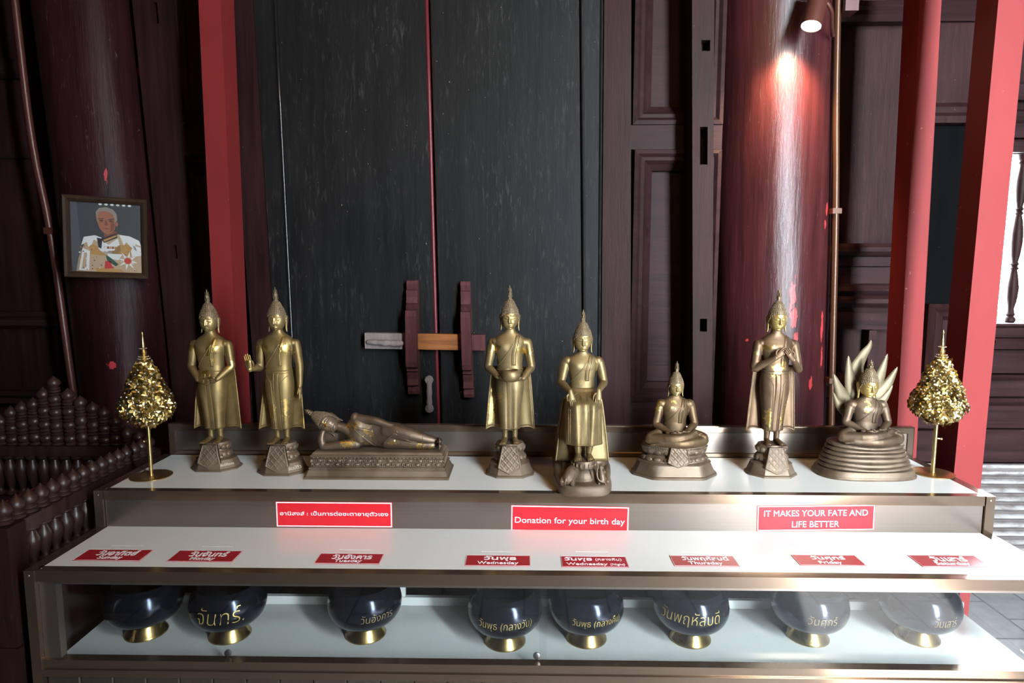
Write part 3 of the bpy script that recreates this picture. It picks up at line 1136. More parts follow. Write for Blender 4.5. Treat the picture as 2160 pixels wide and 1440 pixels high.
# ------------------------------------------------------------------ red signs on the riser and day labels on the lower step
def sign(name, corners, lines, label, cat, base, border, mat, group, on='riser'):
    """corners TL, TR, BR, BL on the plane the sheet is stuck to; lines = (text, u, v, width share, height share, shear)"""
    TL, TR, BR, BL = [Vector(c) for c in corners]
    ex = ((TR - TL) + (BR - BL)) / 2
    ey = ((TL - BL) + (TR - BR)) / 2
    W, H = ex.length, ey.length
    c = (TL + TR + BR + BL) / 4
    ex.normalize()
    ez = ex.cross(ey).normalized()
    ey = ez.cross(ex)
    root = empty(name, c, label, cat, group)
    root.matrix_world = Matrix((ex, ey, ez)).transposed().to_4x4()
    root.location = c
    part('sheet', G().box(-W / 2, W / 2, -H / 2, H / 2, 0.0002, .0014), base, root)
    if border:
        d, t = border
        g = G()
        w, h = W / 2 - d, H / 2 - d
        for a in ((-w, w, h - t, h), (-w, w, -h, -h + t), (-w, -w + t, -h + t, h - t), (w - t, w, -h + t, h - t)):
            g.box(a[0], a[1], a[2], a[3], .0014, .0018)
        part('border', g, mat, root)
    for body, u, v, ws, hs, sh, bold in lines:
        g = text_geo(body, ws * W if ws else None, hs * H if hs else None, .0006, 3, bold, sh)
        g.xf(Matrix.Translation((u * W, v * H, .0014)))
        part('lettering', g, mat, root)
    return root


yS = F1 + .0058
sg = 'red signs on the riser'
sign('sign', [(-.795, yS, .766), (-.421, yS, .766), (-.421, yS, .6815), (-.796, yS, .682)],
     [('อานิสงส์ : เป็นการต่อชะตาอายุตัวเอง', 0, .02, .93, .22, 0, .012)], 'red sign with one line of small Thai lettering on the riser', 'sign', M['signred'], (.0015, .0035), M['white'], sg)
sign('sign', [(-.042, yS, .760), (.333, yS, .756), (.332, yS, .670), (-.043, yS, .674)],
     [('Donation for your birth day', 0, -.10, .93, .30, 0, 0)], 'red sign reading Donation for your birth day on the riser', 'sign', M['signred'], (.0015, .0035), M['white'], sg)
sign('sign', [(.735, yS, .763), (1.103, yS, .770), (1.104, yS, .686), (.736, yS, .679)],
     [('IT MAKES YOUR FATE AND', 0, .19, .88, .235, 0, 0), ('LIFE BETTER', 0, -.24, .40, .235, 0, 0)], 'red sign reading IT MAKES YOUR FATE AND LIFE BETTER', 'sign', M['signred'], (.0015, .0030), M['white'], sg)
DAYS = [('วันอาทิตย์', 'Sunday', (-1.289, -1.095, 1.751, 1.824)), ('วันจันทร์', 'Monday', (-1.017, -.828, 1.749, 1.822)), ('วันอังคาร', 'Tuesday', (-.594, -.408, 1.744, 1.810)),
        ('วันพุธ', 'Wednesday', (-.167, .018, 1.739, 1.807)), ('วันพุธ', 'Wednesday', (.106, .293, 1.737, 1.805)), ('วันพฤหัสบดี', 'Thursday', (.421, .604, 1.749, 1.816)),
        ('วันศุกร์', 'Friday', (.775, .959, 1.760, 1.827)), ('วันเสาร์', 'Saturday', (1.113, 1.303, 1.758, 1.832))]
WTH = {'Sunday': .60, 'Monday': .58, 'Tuesday': .62, 'Wednesday': .50, 'Thursday': .72, 'Friday': .52, 'Saturday': .52}
WEN = {'Sunday': .36, 'Monday': .37, 'Tuesday': .42, 'Wednesday': .63, 'Thursday': .52, 'Friday': .35, 'Saturday': .50}
for i, (th, en, (x0, x1, y0, y1)) in enumerate(DAYS):
    z = H2 - .0004
    if i == 4:
        ln = [('วันพุธ', -.24, .20, .42, .42, 0, .02), ('(กลางคืน)', .22, .18, .40, .30, 0, .01), ('Wednesday', -.12, -.26, .62, .30, 0, .012), ('(Night)', .34, -.28, .22, .24, 0, .008)]
        lb = 'small red label reading Wednesday (Night) on the lower white step'
    else:
        ln = [(th, .03, .18, WTH[en], .46, 0, .022), (en, 0, -.26, WEN[en], .34 if 'y' in en[-1] and en not in ('Thursday',) else .36, 0, .012)]
        lb = 'small red label reading %s on the lower white step%s' % (en, ', the one without Night' if i == 3 else '')
    sign('day_label', [(x0, y1, z), (x1, y1, z), (x1, y0, z), (x0, y0, z)], ln, lb, 'label', M['labelred'], (.0008, .0009), M['white'], 'day labels on the lower step')

# ------------------------------------------------------------------ alms bowls
BP = [(.050, .045), (.066, .046), (.086, .055), (.102, .072), (.1105, .093), (.112, .108), (.1105, .122), (.106, .140), (.099, .154), (.090, .1635), (.0865, .166)]
BPs = smooth([Vector((r, z, 0)) for r, z in BP], [(0, 0)] * len(BP), 4)[0]
bz_ = np.array([p[1] for p in BPs])
br_ = np.array([p[0] for p in BPs])
gB = G().lathe([(p[0], p[1]) for p in BPs] + [(.0855, .1672), (.0845, .166)], 64, c1=False)
gB.lathe([(.0845, .166), (.088, .1625), (.097, .152), (.103, .138), (.107, .122), (.108, .106), (.104, .086), (.092, .066), (.06, .052), (.03, .050)], 64, mi=1, c0=False)
mB = gB.mesh('bowl', [M['bowl'], M['bowlin']], 50)
SP = [(.0622, 0), (.0625, .003), (.060, .006), (.052, .020), (.046, .033), (.0455, .036), (.044, .038), (.047, .0415), (.049, .045)]
mS = G().lathe(SP, 56).mesh('stand', M['brass'], 50)
BOWLS = [(-1.173, 1.825, None, 0, 0, 0, 0, 'dark alms bowl with no visible writing, nearest the left end of the case'),
         (-.907, 1.817, 'จันทร์.', 12, .135, .052, 0, 'dark alms bowl with large bright gold writing on a shiny yellow brass stand'),
         (-.489, 1.828, 'วันอังคาร', 33, .10, .026, 1, 'dark alms bowl with faint small writing, third from the left end'),
         (-.057, 1.798, 'วันพุธ (กลางวัน)', 2, .165, .034, 0, 'dark alms bowl just left of the glass pane joint'),
         (.190, 1.819, 'วันพุธ (กลางคืน)', 13, .155, .030, 0, 'dark alms bowl just right of the glass pane joint'),
         (.507, 1.825, 'วันพฤหัสบดี', -15, .185, .046, 0, 'dark alms bowl with large gold writing right of the pane joint'),
         (.870, 1.840, 'วันศุกร์', -3, .085, .036, 1, 'alms bowl seen through paving reflections, second from the right end'),
         (1.206, 1.846, 'วันเสาร์', 7, .07, .030, 1, 'alms bowl at the right end, nearly hidden by reflections')]
for i, (x, yf, tx, ang, w, h, dull, lb) in enumerate(BOWLS):
    root = empty('alms_bowl', (x, yf + .062, H3), lb, 'bowl', 'alms bowls in the glass case')
    o = bpy.data.objects.new('bowl', mB)
    COL.objects.link(o)
    o.parent = root
    b = o
    o = bpy.data.objects.new('stand', mS)
    COL.objects.link(o)
    o.parent = root
    if i in (0, 5, 6):
        o.rotation_euler = (0, 0, 1.0)
    if tx:
        g = text_geo(tx, w, h, .0004, 2, -.018, .12)
        zc = .106 if i not in (1, 5) else .116
        vv = []
        for p in g.v:
            z = zc + p[1] * .95
            r = float(np.interp(z, bz_, br_)) + .0005 + p[2]
            a = -PI / 2 + R(ang) + p[0] / .112
            vv.append((r * math.cos(a), r * math.sin(a), z))
        g.v = vv
        part('handwriting', g, M['goldpaintdull'] if dull else M['goldpaint'], b, label='gold handwriting')

# ------------------------------------------------------------------ gold flower trees
gF = G()
for k in range(5):
    a = 2 * PI * k / 5
    c, s = math.cos(a), math.sin(a)

    def pt(r, t, z):
        return (r * c - t * s, r * s + t * c, z)
    gF.add([pt(.0015, 0, .0005), pt(.0055, -.0040, .0028), pt(.0105, -.0052, .0046), pt(.0140, -.0030, .0052), pt(.0165, 0, .0052), pt(.0140, .0030, .0052), pt(.0105, .0052, .0046), pt(.0055, .0040, .0028), pt(.0095, 0, .0028)],
           [(0, 1, 8), (1, 2, 8), (2, 3, 8), (3, 4, 8), (4, 5, 8), (5, 6, 8), (6, 7, 8), (7, 0, 8)])
gF.ell((0, 0, .004), (.0028, .0028, .0028), 8, 6, 1)
TP = [(.010, .200), (.030, .213), (.064, .240), (.079, .274), (.070, .306), (.054, .344), (.040, .382), (.027, .418), (.012, .455)]
tpz = np.array([p[1] for p in TP])
tpr = np.array([p[0] for p in TP])
FIN0 = [(.016, .402), (.017, .408), (.013, .412), (.017, .416), (.0175, .420), (.011, .424), (.0145, .428), (.015, .432), (.009, .438), (.0115, .452), (.0075, .466), (.010, .471), (.0105, .475), (.0065, .480), (.0062, .49), (.0042, .520), (.0026, .545), (.0040, .549), (.0038, .553), (.0012, .562), (.0003, .566)]

FIN = [(r, .450 + (z - .402) * .116 / .164) for r, z in FIN0]


def flower_tree(x, y, H, lb, seed, dk):
    rg = random.Random(seed)
    k = H / .566
    root = empty('gold_flower_tree', (x, y, H1), lb, 'flower ornament', 'gold flower trees at the ends of the top shelf')
    part('base_plate', G().lathe([(.0655, 0), (.0665, .001), (.0665, .0028), (.0655, .0035), (.008, .0036), (.007, .006)], 56), M['golddisc'], root, 40)
    part('pole', G().lathe([(.0065, .003), (.0065, .206 * k)], 20), M['goldrod'], root, 40)
    g = G().tube([(0, 0, .14 * k), (.014 if dk == 0 else -.012, -.004, .14 * k)], .0028, 8).ell((.017 if dk == 0 else -.015, -.005, .14 * k), (.0048, .0048, .0048), 10, 8)
    part('thumb_screw', g, M['goldrod'], root, True)
    cone = part('cone', G().lathe([(r * .90, z * k) for r, z in TP], 40), M['gold'], root, True)
    fin = part('finial', G().lathe([(r, z * k) for r, z in FIN], 24), M['goldrod'], root, 40)
    g = G()
    for zz, rr, n in ((.4613, .0182, 16), (.4698, .0155, 14), (.5002, .0112, 12)):
        for j in range(n):
            a = 2 * PI * j / n
            g.ell((rr * math.cos(a), rr * math.sin(a), zz * k), (.0014,) * 3, 6, 4)
    part('rhinestones', g, M['gem'], fin, True)
    # flowers: spread evenly over the cone
    zs = np.linspace(.205, .450, 400)
    rs = np.interp(zs, tpz, tpr)
    cum = np.cumsum(rs)
    cum /= cum[-1]
    N = 250
    fl = []
    for j in range(N):
        u = (j + .5) / N
        z = float(np.interp(u, cum, zs))
        r = float(np.interp(z, tpz, tpr))
        sl = (float(np.interp(z + .004, tpz, tpr)) - float(np.interp(z - .004, tpz, tpr))) / .008
        a = j * 2.399963 + rg.uniform(-.12, .12)
        nrm = Vector((math.cos(a), math.sin(a), -sl + .25)).normalized()
        nrm = (nrm + Vector((rg.gauss(0, .2), rg.gauss(0, .2), rg.gauss(0, .2)))).normalized()
        p = Vector((r * math.cos(a), r * math.sin(a), z * k)) + nrm * rg.uniform(-.003, .006)
        q = nrm.to_track_quat('Z', 'Y') @ Vector((0, 0, 1)).rotation_difference(Vector((0, 0, 1)))
        Mx = Matrix.Translation(p) @ q.to_matrix().to_4x4() @ Matrix.Rotation(rg.uniform(0, 2 * PI), 4, 'Z') @ Matrix.Scale(rg.uniform(.95, 1.18), 4)
        toward = Vector((-x, -y, .7)).normalized().dot(nrm) + (-x * p.x - y * p.y) * 3
        fl.append((toward, Mx))
    fl.sort(key=lambda t: -t[0])
    for _, Mx in fl[:100]:
        o = bpy.data.objects.new('flower', FLM)
        COL.objects.link(o)
        o.parent = root
        o.matrix_local = Mx
    g = G()
    for _, Mx in fl[100:]:
        g.join(gF, Mx)
    o = part('flowers', g, [M['gold'], M['gem']], root)
    o['kind'] = 'stuff'


FLM = gF.mesh('flower', [M['gold'], M['gem']])
flower_tree(-1.2765, 2.139, .498, 'gold flower tree ornament on a pole at the left end of the shelf', 1, 1)
flower_tree(1.417, 2.222, .500, 'gold flower tree ornament on a pole at the right end of the shelf', 2, 0)

# ------------------------------------------------------------------ turned wooden balustrades at the left
fence = empty('turned_balustrade', (-2.1, 2.53, 0), 'turned wooden balustrade stepped up like a pyramid behind the gold tree', 'balustrade')
FO = Vector((2.1, -2.53, 0))


def fpart(root, O, name, g, smooth=False, mat='fence'):
    return part(name, g.xf(Matrix.Translation(O)), M[mat], root, smooth)


ONION = [(.012, 0), (.022, .002), (.023, .008), (.017, .012), (.021, .015), (.0215, .019), (.015, .024), (.0225, .032), (.0245, .042), (.021, .052), (.013, .060), (.005, .067), (.0008, .073)]
UNIT = [(.016, 0), (.022, .003), (.0235, .008), (.021, .012), (.016, .015), (.020, .019), (.0245, .029), (.0245, .038), (.020, .047), (.015, .051), (.023, .055), (.024, .058), (.017, .063), (.013, .066)]
VASE = [(.015, 0), (.021, .003), (.021, .012), (.012, .018), (.010, .028), (.014, .048), (.021, .075), (.0245, .100), (.022, .120), (.014, .138), (.0115, .146), (.019, .150), (.023, .155), (.023, .163), (.015, .165)]
fpart(fence, FO, 'top_rail', bx(-3.0, -1.51, 2.505, 2.555, .757, .797), False)
fpart(fence, FO, 'bottom_rail', bx(-3.0, -1.51, 2.505, 2.555, .550, .590), False)
fpart(fence, FO, 'foot_panel', bx(-3.0, -1.51, 2.515, 2.545, .0, .548), False)
HT = [.100, .125, .162, .182, .197, .238, .284, .234, .204, .181, .164, .129, .087]
HX = [-2.155, -2.109, -2.064, -2.019, -1.970, -1.926, -1.880, -1.826, -1.778, -1.730, -1.685, -1.641, -1.597]
HT = HT[:]
for x, h in list(zip(HX, HT)) + [(-1.551, .062), (-2.20, .087), (-2.245, .075)]:
    g = G()
    n = max(0, int((h - .045) / .055))
    s = (h - .06) / (n * .066) if n else 1
    z = 0
    for i in range(n):
        s = (h - .068) / (n * .066)
        g.lathe([(r, zz * s) for r, zz in UNIT], 20, (0, 0, z))
        z += .066 * s
    kk = (h - z) / .073
    g.lathe([(r, zz * kk) for r, zz in ONION], 20, (0, 0, z))
    g.xf(Matrix.Translation((x, 2.53, .797)))
    fpart(fence, FO, 'spindle', g, 45)
mv = G().lathe(VASE, 20).mesh('baluster', M['fence'], 45)
for k in range(17):
    o = bpy.data.objects.new('baluster', mv)
    COL.objects.link(o)
    o.parent = fence
    o.location = (-1.575 - .0465 * k - (-2.1), 0, .591)

sf = empty('turned_balustrade', (-1.48, 2.15, 0), 'low turned wooden balustrade running back along the left end of the case', 'balustrade')
SO = Vector((1.48, -2.15, 0))
fpart(sf, SO, 'top_rail', bx(-1.507, -1.453, 1.792, 2.555, .742, .783), False)
fpart(sf, SO, 'bottom_rail', bx(-1.507, -1.453, 1.792, 2.555, .575, .612), False)
fpart(sf, SO, 'foot_panel', bx(-1.495, -1.465, 1.792, 2.5, .0, .573), False, 'dark')
for z in (.10, .30, .44):
    pass
g = bx(-1.515, -1.445, 1.722, 1.790, 0, .783)
g.box(-1.521, -1.439, 1.716, 1.796, .40, .43)
fpart(sf, SO, 'corner_post', g, False, 'dark')
mo = G().lathe(ONION, 20).mesh('finial', M['fence'], 45)
mv2 = G().lathe([(r, z * .128 / .165) for r, z in VASE], 20).mesh('baluster', M['fence'], 45)
for k in range(16):
    y = 1.757 + .0478 * k
    o = bpy.data.objects.new('finial', mo)
    COL.objects.link(o)
    o.parent = sf
    o.location = (0, y - 2.15, .7832)
    if k > 0:
        o = bpy.data.objects.new('baluster', mv2)
        COL.objects.link(o)
        o.parent = sf
        o.location = (0, y - 2.15, .613)
# red cloth covered chest inside the balustrade
g = G()
rings = []
for z, d in ((0.0, .02), (.2, .008), (.5, .0), (.66, .0), (.672, -.008), (.675, -.03)):
    rings.append([(-1.72 + math.copysign(min(abs(c), .62), c) / .62 * (.16 + d) + .006 * math.sin(9 * a) * (1 - z), 2.15 + math.copysign(min(abs(s), .62), s) / .62 * (.26 + d) + .006 * math.sin(7 * a) * (1 - z), z) for a in (2 * PI * j / 48 for j in range(48)) for c, s in ((math.cos(a), math.sin(a)),)])
o = g.loft(rings).build('cloth_covered_chest', M['redcloth'], None, 40)
tag(o, 'chest under a red cloth glimpsed between the balusters at the left', 'chest')

# ------------------------------------------------------------------ framed portrait on the left column
pf = empty('framed_portrait', (-1.826, 2.842, 1.637), 'brown framed portrait of a grey-haired person in a white and gold uniform', 'picture')
pf.rotation_euler = (R(.5), R(2.2), R(22))
W2, H2_ = .160, .175
g = G()
mould(g, -W2, W2, -H2_, H2_, [(0, .012), (0, -.012), (.004, -.016), (.014, -.014), (.022, -.008), (.026, -.004), (.027, .006)], False)
part('frame', g, M['frame'], pf)
part('hanging_nail', G().tube([(0, .011, .155), (0, .085, .165)], .004, 8), M['steel'], pf, True)
part('backing', bx(-W2 + .006, W2 - .006, .007, .012, -H2_ + .006, H2_ - .006), M['frame'], pf)
pcol = dict(bg=flat('portrait_grey_ground', (.045, .045, .055), .5), bg2=flat('portrait_blue_ground', (.075, .078, .095), .5), skin=flat('portrait_skin', (.33, .125, .075), .5), skin2=flat('portrait_skin_shade', (.20, .065, .042), .5), hair=flat('portrait_grey_hair', (.27, .22, .20), .5),
            white=flat('portrait_white', (.72, .71, .72), .5), gold=flat('portrait_gold', (.45, .24, .08), .5), tan=flat('portrait_tan', (.48, .33, .22), .5), dark=flat('portrait_dark', (.03, .02, .03), .5), red=flat('portrait_red', (.5, .03, .035), .5), green=flat('portrait_green', (.03, .08, .06), .5))
PK = list(pcol)
g = G()
# sheet coordinates: u 0..1, v 0..1 from the top left of the visible print
SWx, SHz = 2 * (W2 - .026), 2 * (H2_ - .026)


def pp(poly, c, lay):
    g.prism([(-SWx / 2 + u * SWx, SHz / 2 - v * SHz) for u, v in poly], .0055 - lay * .0004, .0059 - lay * .0004, PK.index(c))


def el(u, v, a, b, n=20, t0=0, t1=2 * PI):
    return [(u + a * math.cos(t0 + (t1 - t0) * k / n), v + b * math.sin(t0 + (t1 - t0) * k / n)) for k in range(n + (0 if t1 - t0 > 6.2 else 1))]


def star(u, v, r1, r2, n, ph=0):
    return [(u + (r1 if k % 2 == 0 else r2) * math.cos(ph + PI * k / n), v + (r1 if k % 2 == 0 else r2) * .93 * math.sin(ph + PI * k / n)) for k in range(2 * n)]


pp([(0, 0), (1, 0), (1, 1), (0, 1)], 'bg', 0)
pp([(0, 0), (.09, 0), (.16, 1), (0, 1)], 'bg2', 1)
for k in range(6):
    pp(el(.42 + .083 * k, .018, .026, .016, 8), 'white', 1)  # row of window reflections on the glass, painted as white dots
pp([(.06, 1), (.10, .80), (.18, .60), (.24, .50), (.36, .47), (.46, .55), (.60, .50), (.66, .44), (.80, .46), (.97, .53), (1.0, .66), (1.0, 1)], 'tan', 1)
pp([(.40, .50), (.52, .60), (.66, .50), (.70, .70), (.52, .76), (.38, .68)], 'white', 2)
pp([(.18, .50), (.33, .47), (.43, .50), (.40, .58), (.32, .53), (.29, .60), (.24, .64), (.22, .57), (.14, .62)], 'white', 3)
pp([(.68, .45), (.82, .46), (.96, .52), (.99, .60), (.90, .57), (.93, .68), (.84, .62), (.78, .55), (.74, .60)], 'white', 3)
pp([(.88, .60), (.98, .62), (1.0, .74), (.86, .76), (.84, .68)], 'white', 3)
pp([(.25, .58), (.35, .62), (.42, .70), (.60, .68), (.66, .60), (.82, .58), (.88, .66), (.82, .76), (.62, .74), (.42, .76), (.26, .74)], 'gold', 2)
pp([(.42, .515), (.63, .43), (.655, .49), (.46, .575)], 'dark', 4)
pp([(.45, .53), (.63, .455), (.64, .475), (.465, .56)], 'gold', 5)
pp([(.36, .50), (.44, .52), (.42, .66), (.38, .64)], 'dark', 3)
pp([(.16, .66), (.26, .70), (.24, .98), (.10, .98)], 'white', 3)
pp([(.18, .72), (.22, .73), (.20, .94), (.14, .95)], 'tan', 4)
pp([(.50, .73), (.72, .73), (.66, .82), (.54, .80)], 'white', 4)
pp([(.48, .75), (.54, .78), (.66, .88), (.62, .91), (.50, .83)], 'green', 5)
pp([(.47, .84), (.55, .83), (.56, .90), (.60, .94), (.46, .95)], 'red', 5)
pp([(.34, .94), (.70, .955), (.76, 1), (.34, 1)], 'gold', 5)
for k in range(4):
    pp([(.50 + k * .035, .625), (.53 + k * .035, .622), (.53 + k * .035, .655), (.50 + k * .035, .658)], 'gold' if k % 2 else 'skin2', 4)
pp(star(.795, .825, .15, .055, 8, .2), 'white', 6)
pp(el(.795, .825, .058, .052), 'gold', 7)
pp(el(.795, .825, .046, .042), 'red', 8)
rgp = random.Random(4)
for k in range(70):
    u, v = rgp.uniform(.10, .98), rgp.uniform(.62, .98)
    s = rgp.uniform(.006, .014)
    pp([(u - s, v), (u, v - s), (u + s, v), (u, v + s)], rgp.choice(('gold', 'tan', 'skin2', 'white', 'gold')), 5)
# head
pp([(.46, .38), (.64, .40), (.645, .46), (.47, .53)], 'skin2', 2)
pp([(.36, .20), (.355, .13), (.40, .075), (.50, .055), (.60, .085), (.65, .15), (.655, .24), (.63, .27), (.37, .27)], 'hair', 3)
pp([(.375, .19), (.41, .125), (.50, .11), (.59, .15), (.62, .22), (.63, .30), (.62, .37), (.57, .43), (.51, .45), (.45, .42), (.40, .36), (.375, .27)], 'skin', 4)
pp(el(.648, .295, .018, .035, 10), 'skin', 4)
for (a, b, c_, d) in ((.385, .225, .465, .232), (.52, .23, .61, .228)):
    pp([(a, b), (c_, d - .012), (c_, d), (a, b + .008)], 'dark', 5)
for u in (.43, .565):
    pp(el(u, .252, .030, .009, 10), 'dark', 5)
    pp(el(u, .270, .032, .007, 10), 'skin2', 5)
pp([(.485, .24), (.50, .24), (.525, .315), (.505, .325), (.475, .318)], 'skin2', 5)
pp([(.44, .365), (.50, .357), (.56, .368), (.50, .377)], 'skin2', 5)
pp([(.56, .30), (.60, .24), (.62, .32), (.60, .38), (.555, .42)], 'skin2', 5)
part('print', g, [pcol[k] for k in PK], pf)
part('glass', bx(-W2 + .0265, W2 - .0265, -.0022, -.0010, -H2_ + .0265, H2_ - .0265), M['glass'], pf)
# ------------------------------------------------------------------ the bronze statues
V3 = Vector


def gauss(x, s):
    return math.exp(-(x / s) ** 2)


def head_geo(scale=1.0, nu=150, nv=104):
    """face: half width .027, chin at -.041, crown +.041, front -y"""
    g = G()
    rings = []
    for i in range(nv + 1):
        t = -PI / 2 + PI * (i + .25) / (nv + .5)
        ring = []
        for j in range(nu):
            uu = -1 + 2 * j / nu
            a = -PI / 2 + PI * math.copysign(abs(uu) ** 1.6, uu)
            cx, cyy, cz = math.cos(t) * math.cos(a), math.cos(t) * math.sin(a), math.sin(t)
            # skull: wide above, tapering to the chin
            w = .0292 * (1.0 - .21 * max(0, -cz) ** 1.8 + .0 * cz)
            d = .0305 * (1.0 - .10 * max(0, -cz) ** 2)
            x, y, z = w * cx, d * cyy, .041 * cz
            e = 2.35
            nrm = (abs(cx) ** e + abs(cyy) ** e + abs(cz) ** e) ** (1 / e)
            k = 1 / nrm ** .55
            x, y, z = x * k, y * k, z * (1 + (k - 1) * .4)
            if cyy < 0.2:
                f = min(1, (0.2 - cyy) * 2)
                ax = abs(x)
                dy = 0
                # nose
                nz = (z + .006)
                if -.016 < z < .012:
                    tt = (.012 - z) / .024
                    dy -= .0075 * max(0, min(1, tt * 1.1)) * gauss(x, .0030 + .0022 * max(0, tt)) * (1 if z > -.0105 else gauss(z + .0105, .0028))
                # brow arches and eye hollows
                bz = .0100 + .0042 * math.sin(min(1, ax / .015) * PI * .75) - .10 * ax
                dy -= .0022 * gauss(z - bz, .0017) * (1 if ax > .002 else .6) * gauss(ax - .010, .012)
                dy += .0036 * gauss(ax - .0115, .0080) * gauss(z - .0040, .0052)
                # lowered lids
                dy -= .0042 * gauss(ax - .0115, .0058) * gauss(z - .0038, .0030)
                dy += .0028 * gauss(ax - .0115, .0070) * gauss(z + .0002 - .06 * (ax - .0115), .0010)
                dy -= .0012 * gauss(ax - .0115, .0060) * gauss(z + .0026, .0014)
                # lips
                dy -= .0036 * gauss(ax, .0075) * gauss(z + .0198, .0018)
                dy -= .0042 * gauss(ax, .0062) * gauss(z + .0246, .0021)
                dy += .0034 * gauss(ax, .0090) * gauss(z + .0220 - .04 * ax, .0009)
                dy += .0020 * gauss(ax, .007) * gauss(z + .0290, .0018)
                dy += .0016 * gauss(ax - .0055, .0022) * gauss(z + .0125, .0030)
                # chin, cheeks
                dy -= .0028 * gauss(ax, .008) * gauss(z + .0345, .0045)
                dy -= .0012 * gauss(ax - .014, .008) * gauss(z + .012, .008)
                y += dy * f
            ring.append((x, y, z))
        rings.append(ring)
    g.loft(rings)
    for s in (-1, 1):   # long-lobed ears
        g.tube([(s * .0300, .005, .010), (s * .0318, .007, .006), (s * .0310, .006, -.010), (s * .0296, .005, -.024), (s * .0300, .004, -.034), (s * .0312, .003, -.041)], [(.0030, .006), (.0034, .0075), (.0028, .006), (.0024, .0042), (.0026, .0042), (.0018, .0028)], 10, sub=3, side=(1, 0, 0))
    if scale != 1.0:
        g.xf(Matrix.Scale(scale, 4))
    return g


def hairline(s):
    """lowest height of the hair at the direction with sine s (front -1)"""
    if s < -.30:
        return .004 + .0185 * min(1, (-s - .30) / .62) ** .8
    return .004 - .036 * min(1, (s + .30) / .7)


def hair_geo():
    """cap of curls with the raised knob; centre of the head at the origin"""
    g = G()
    prof = [(.0262, -.032), (.0288, -.022), (.0302, -.010), (.0308, .002), (.0306, .012), (.0292, .021), (.0265, .0295), (.0238, .0365), (.0205, .0420), (.0182, .0470), (.0160, .0525), (.0130, .0580), (.0095, .0625), (.0040, .0655)]
    pr = smooth([V3((r, z, 0)) for r, z in prof], [(0, 0)] * len(prof), 4)[0]
    zs = np.array([p[1] for p in pr])
    rs = np.array([p[0] for p in pr])
    n = 64
    rings = []
    for p in pr:
        ring = []
        for j in range(n):
            a = 2 * PI * j / n
            s = math.sin(a)
            z = max(p[1], hairline(s))
            r = float(np.interp(z, zs, rs)) - (.0012 if z > p[1] else 0)
            ring.append((r * math.cos(a), r * (1.02 if s < 0 else 1.06) * s + .001, z))
        rings.append(ring)
    g.loft(rings)
    rows = 21
    for i in range(rows):
        z = -.028 + (.0635 + .028) * i / (rows - 1)
        r = float(np.interp(z, zs, rs)) - .0004
        c = max(4, int(2 * PI * r / .0052))
        for j in range(c):
            a = 2 * PI * (j + .5 * (i % 2)) / c
            s = math.sin(a)
            if z < hairline(s) - .0015:
                continue
            g.ell((r * math.cos(a), r * (1.02 if s < 0 else 1.06) * s + .001, z), (.0023, .0023, .0023), 6, 4)
    return g


def finial_geo(h=.05):
    g = G()
    g.lathe([(.0085, 0), (.0095, .003), (.0070, .007), (.0080, .011), (.0060, .016), (.0048, .024), (.0032, .036), (.0014, .046), (.0003, .050)], 14)
    for lv, (z, r, s) in enumerate(((.006, .0075, .012), (.016, .0060, .0125), (.027, .0042, .012))):
        for k in range(6):
            a = 2 * PI * (k + .5 * lv) / 6
            ca, sa = math.cos(a), math.sin(a)
            P = [(r * ca, r * sa, z), ((r + .0032) * ca, (r + .0032) * sa, z + s * .45), ((r + .0022) * ca, (r + .0022) * sa, z + s * .8), ((r + .0034) * ca, (r + .0034) * sa, z + s * 1.12)]
            g.tube(P, [(.0030, .0014), (.0030, .0013), (.0018, .0010), (.0004, .0004)], 6, side=(-sa, ca, 0), rnd=False)
    return g.xf(Matrix.Diagonal((.82, .82, h / .05, 1)))


TOR = [(.185, .046, .036, .000), (.205, .0475, .0365, .000), (.225, .0465, .034, .000), (.250, .0435, .0305, .000), (.275, .0425, .0295, .000), (.300, .0455, .0315, -.001), (.322, .0505, .0335, -.002), (.342, .0540, .0325, -.001), (.356, .0530, .0285, .001), (.366, .0465, .0240, .002),
       (.374, .0335, .0205, .002), (.382, .0205, .0175, .001), (.395, .0160, .0160, .000), (.408, .0160, .0160, .000)]
tz = np.array([t[0] for t in TOR])


def torso_at(z):
    return [float(np.interp(z, tz, [t[k] for t in TOR])) for k in (1, 2, 3)]


def torso_front(x, z, lift=0.0):
    rx, ry, yo = torso_at(z)
    q = max(0.0, 1 - (abs(x) / rx) ** 2.3)
    return yo - ry * q ** (1 / 2.3) - lift


def torso_rings(z0=.185, z1=.408, n=40, shift=0.0):
    rings = []
    for z in np.linspace(z0, z1, 46):
        rx, ry, yo = torso_at(z)
        ring = []
        for j in range(n):
            a = 2 * PI * j / n
            c, s = math.cos(a), math.sin(a)
            e = 2 / 2.3
            y = yo + ry * math.copysign(abs(s) ** e, s)
            x = rx * math.copysign(abs(c) ** e, c)
            if s < 0 and .315 < z < .352:   # chest
                y -= .0035 * gauss(abs(x) - .024, .016) * gauss(z - .332, .014)
            ring.append((x, y, z + shift))
        rings.append(ring)
    return rings


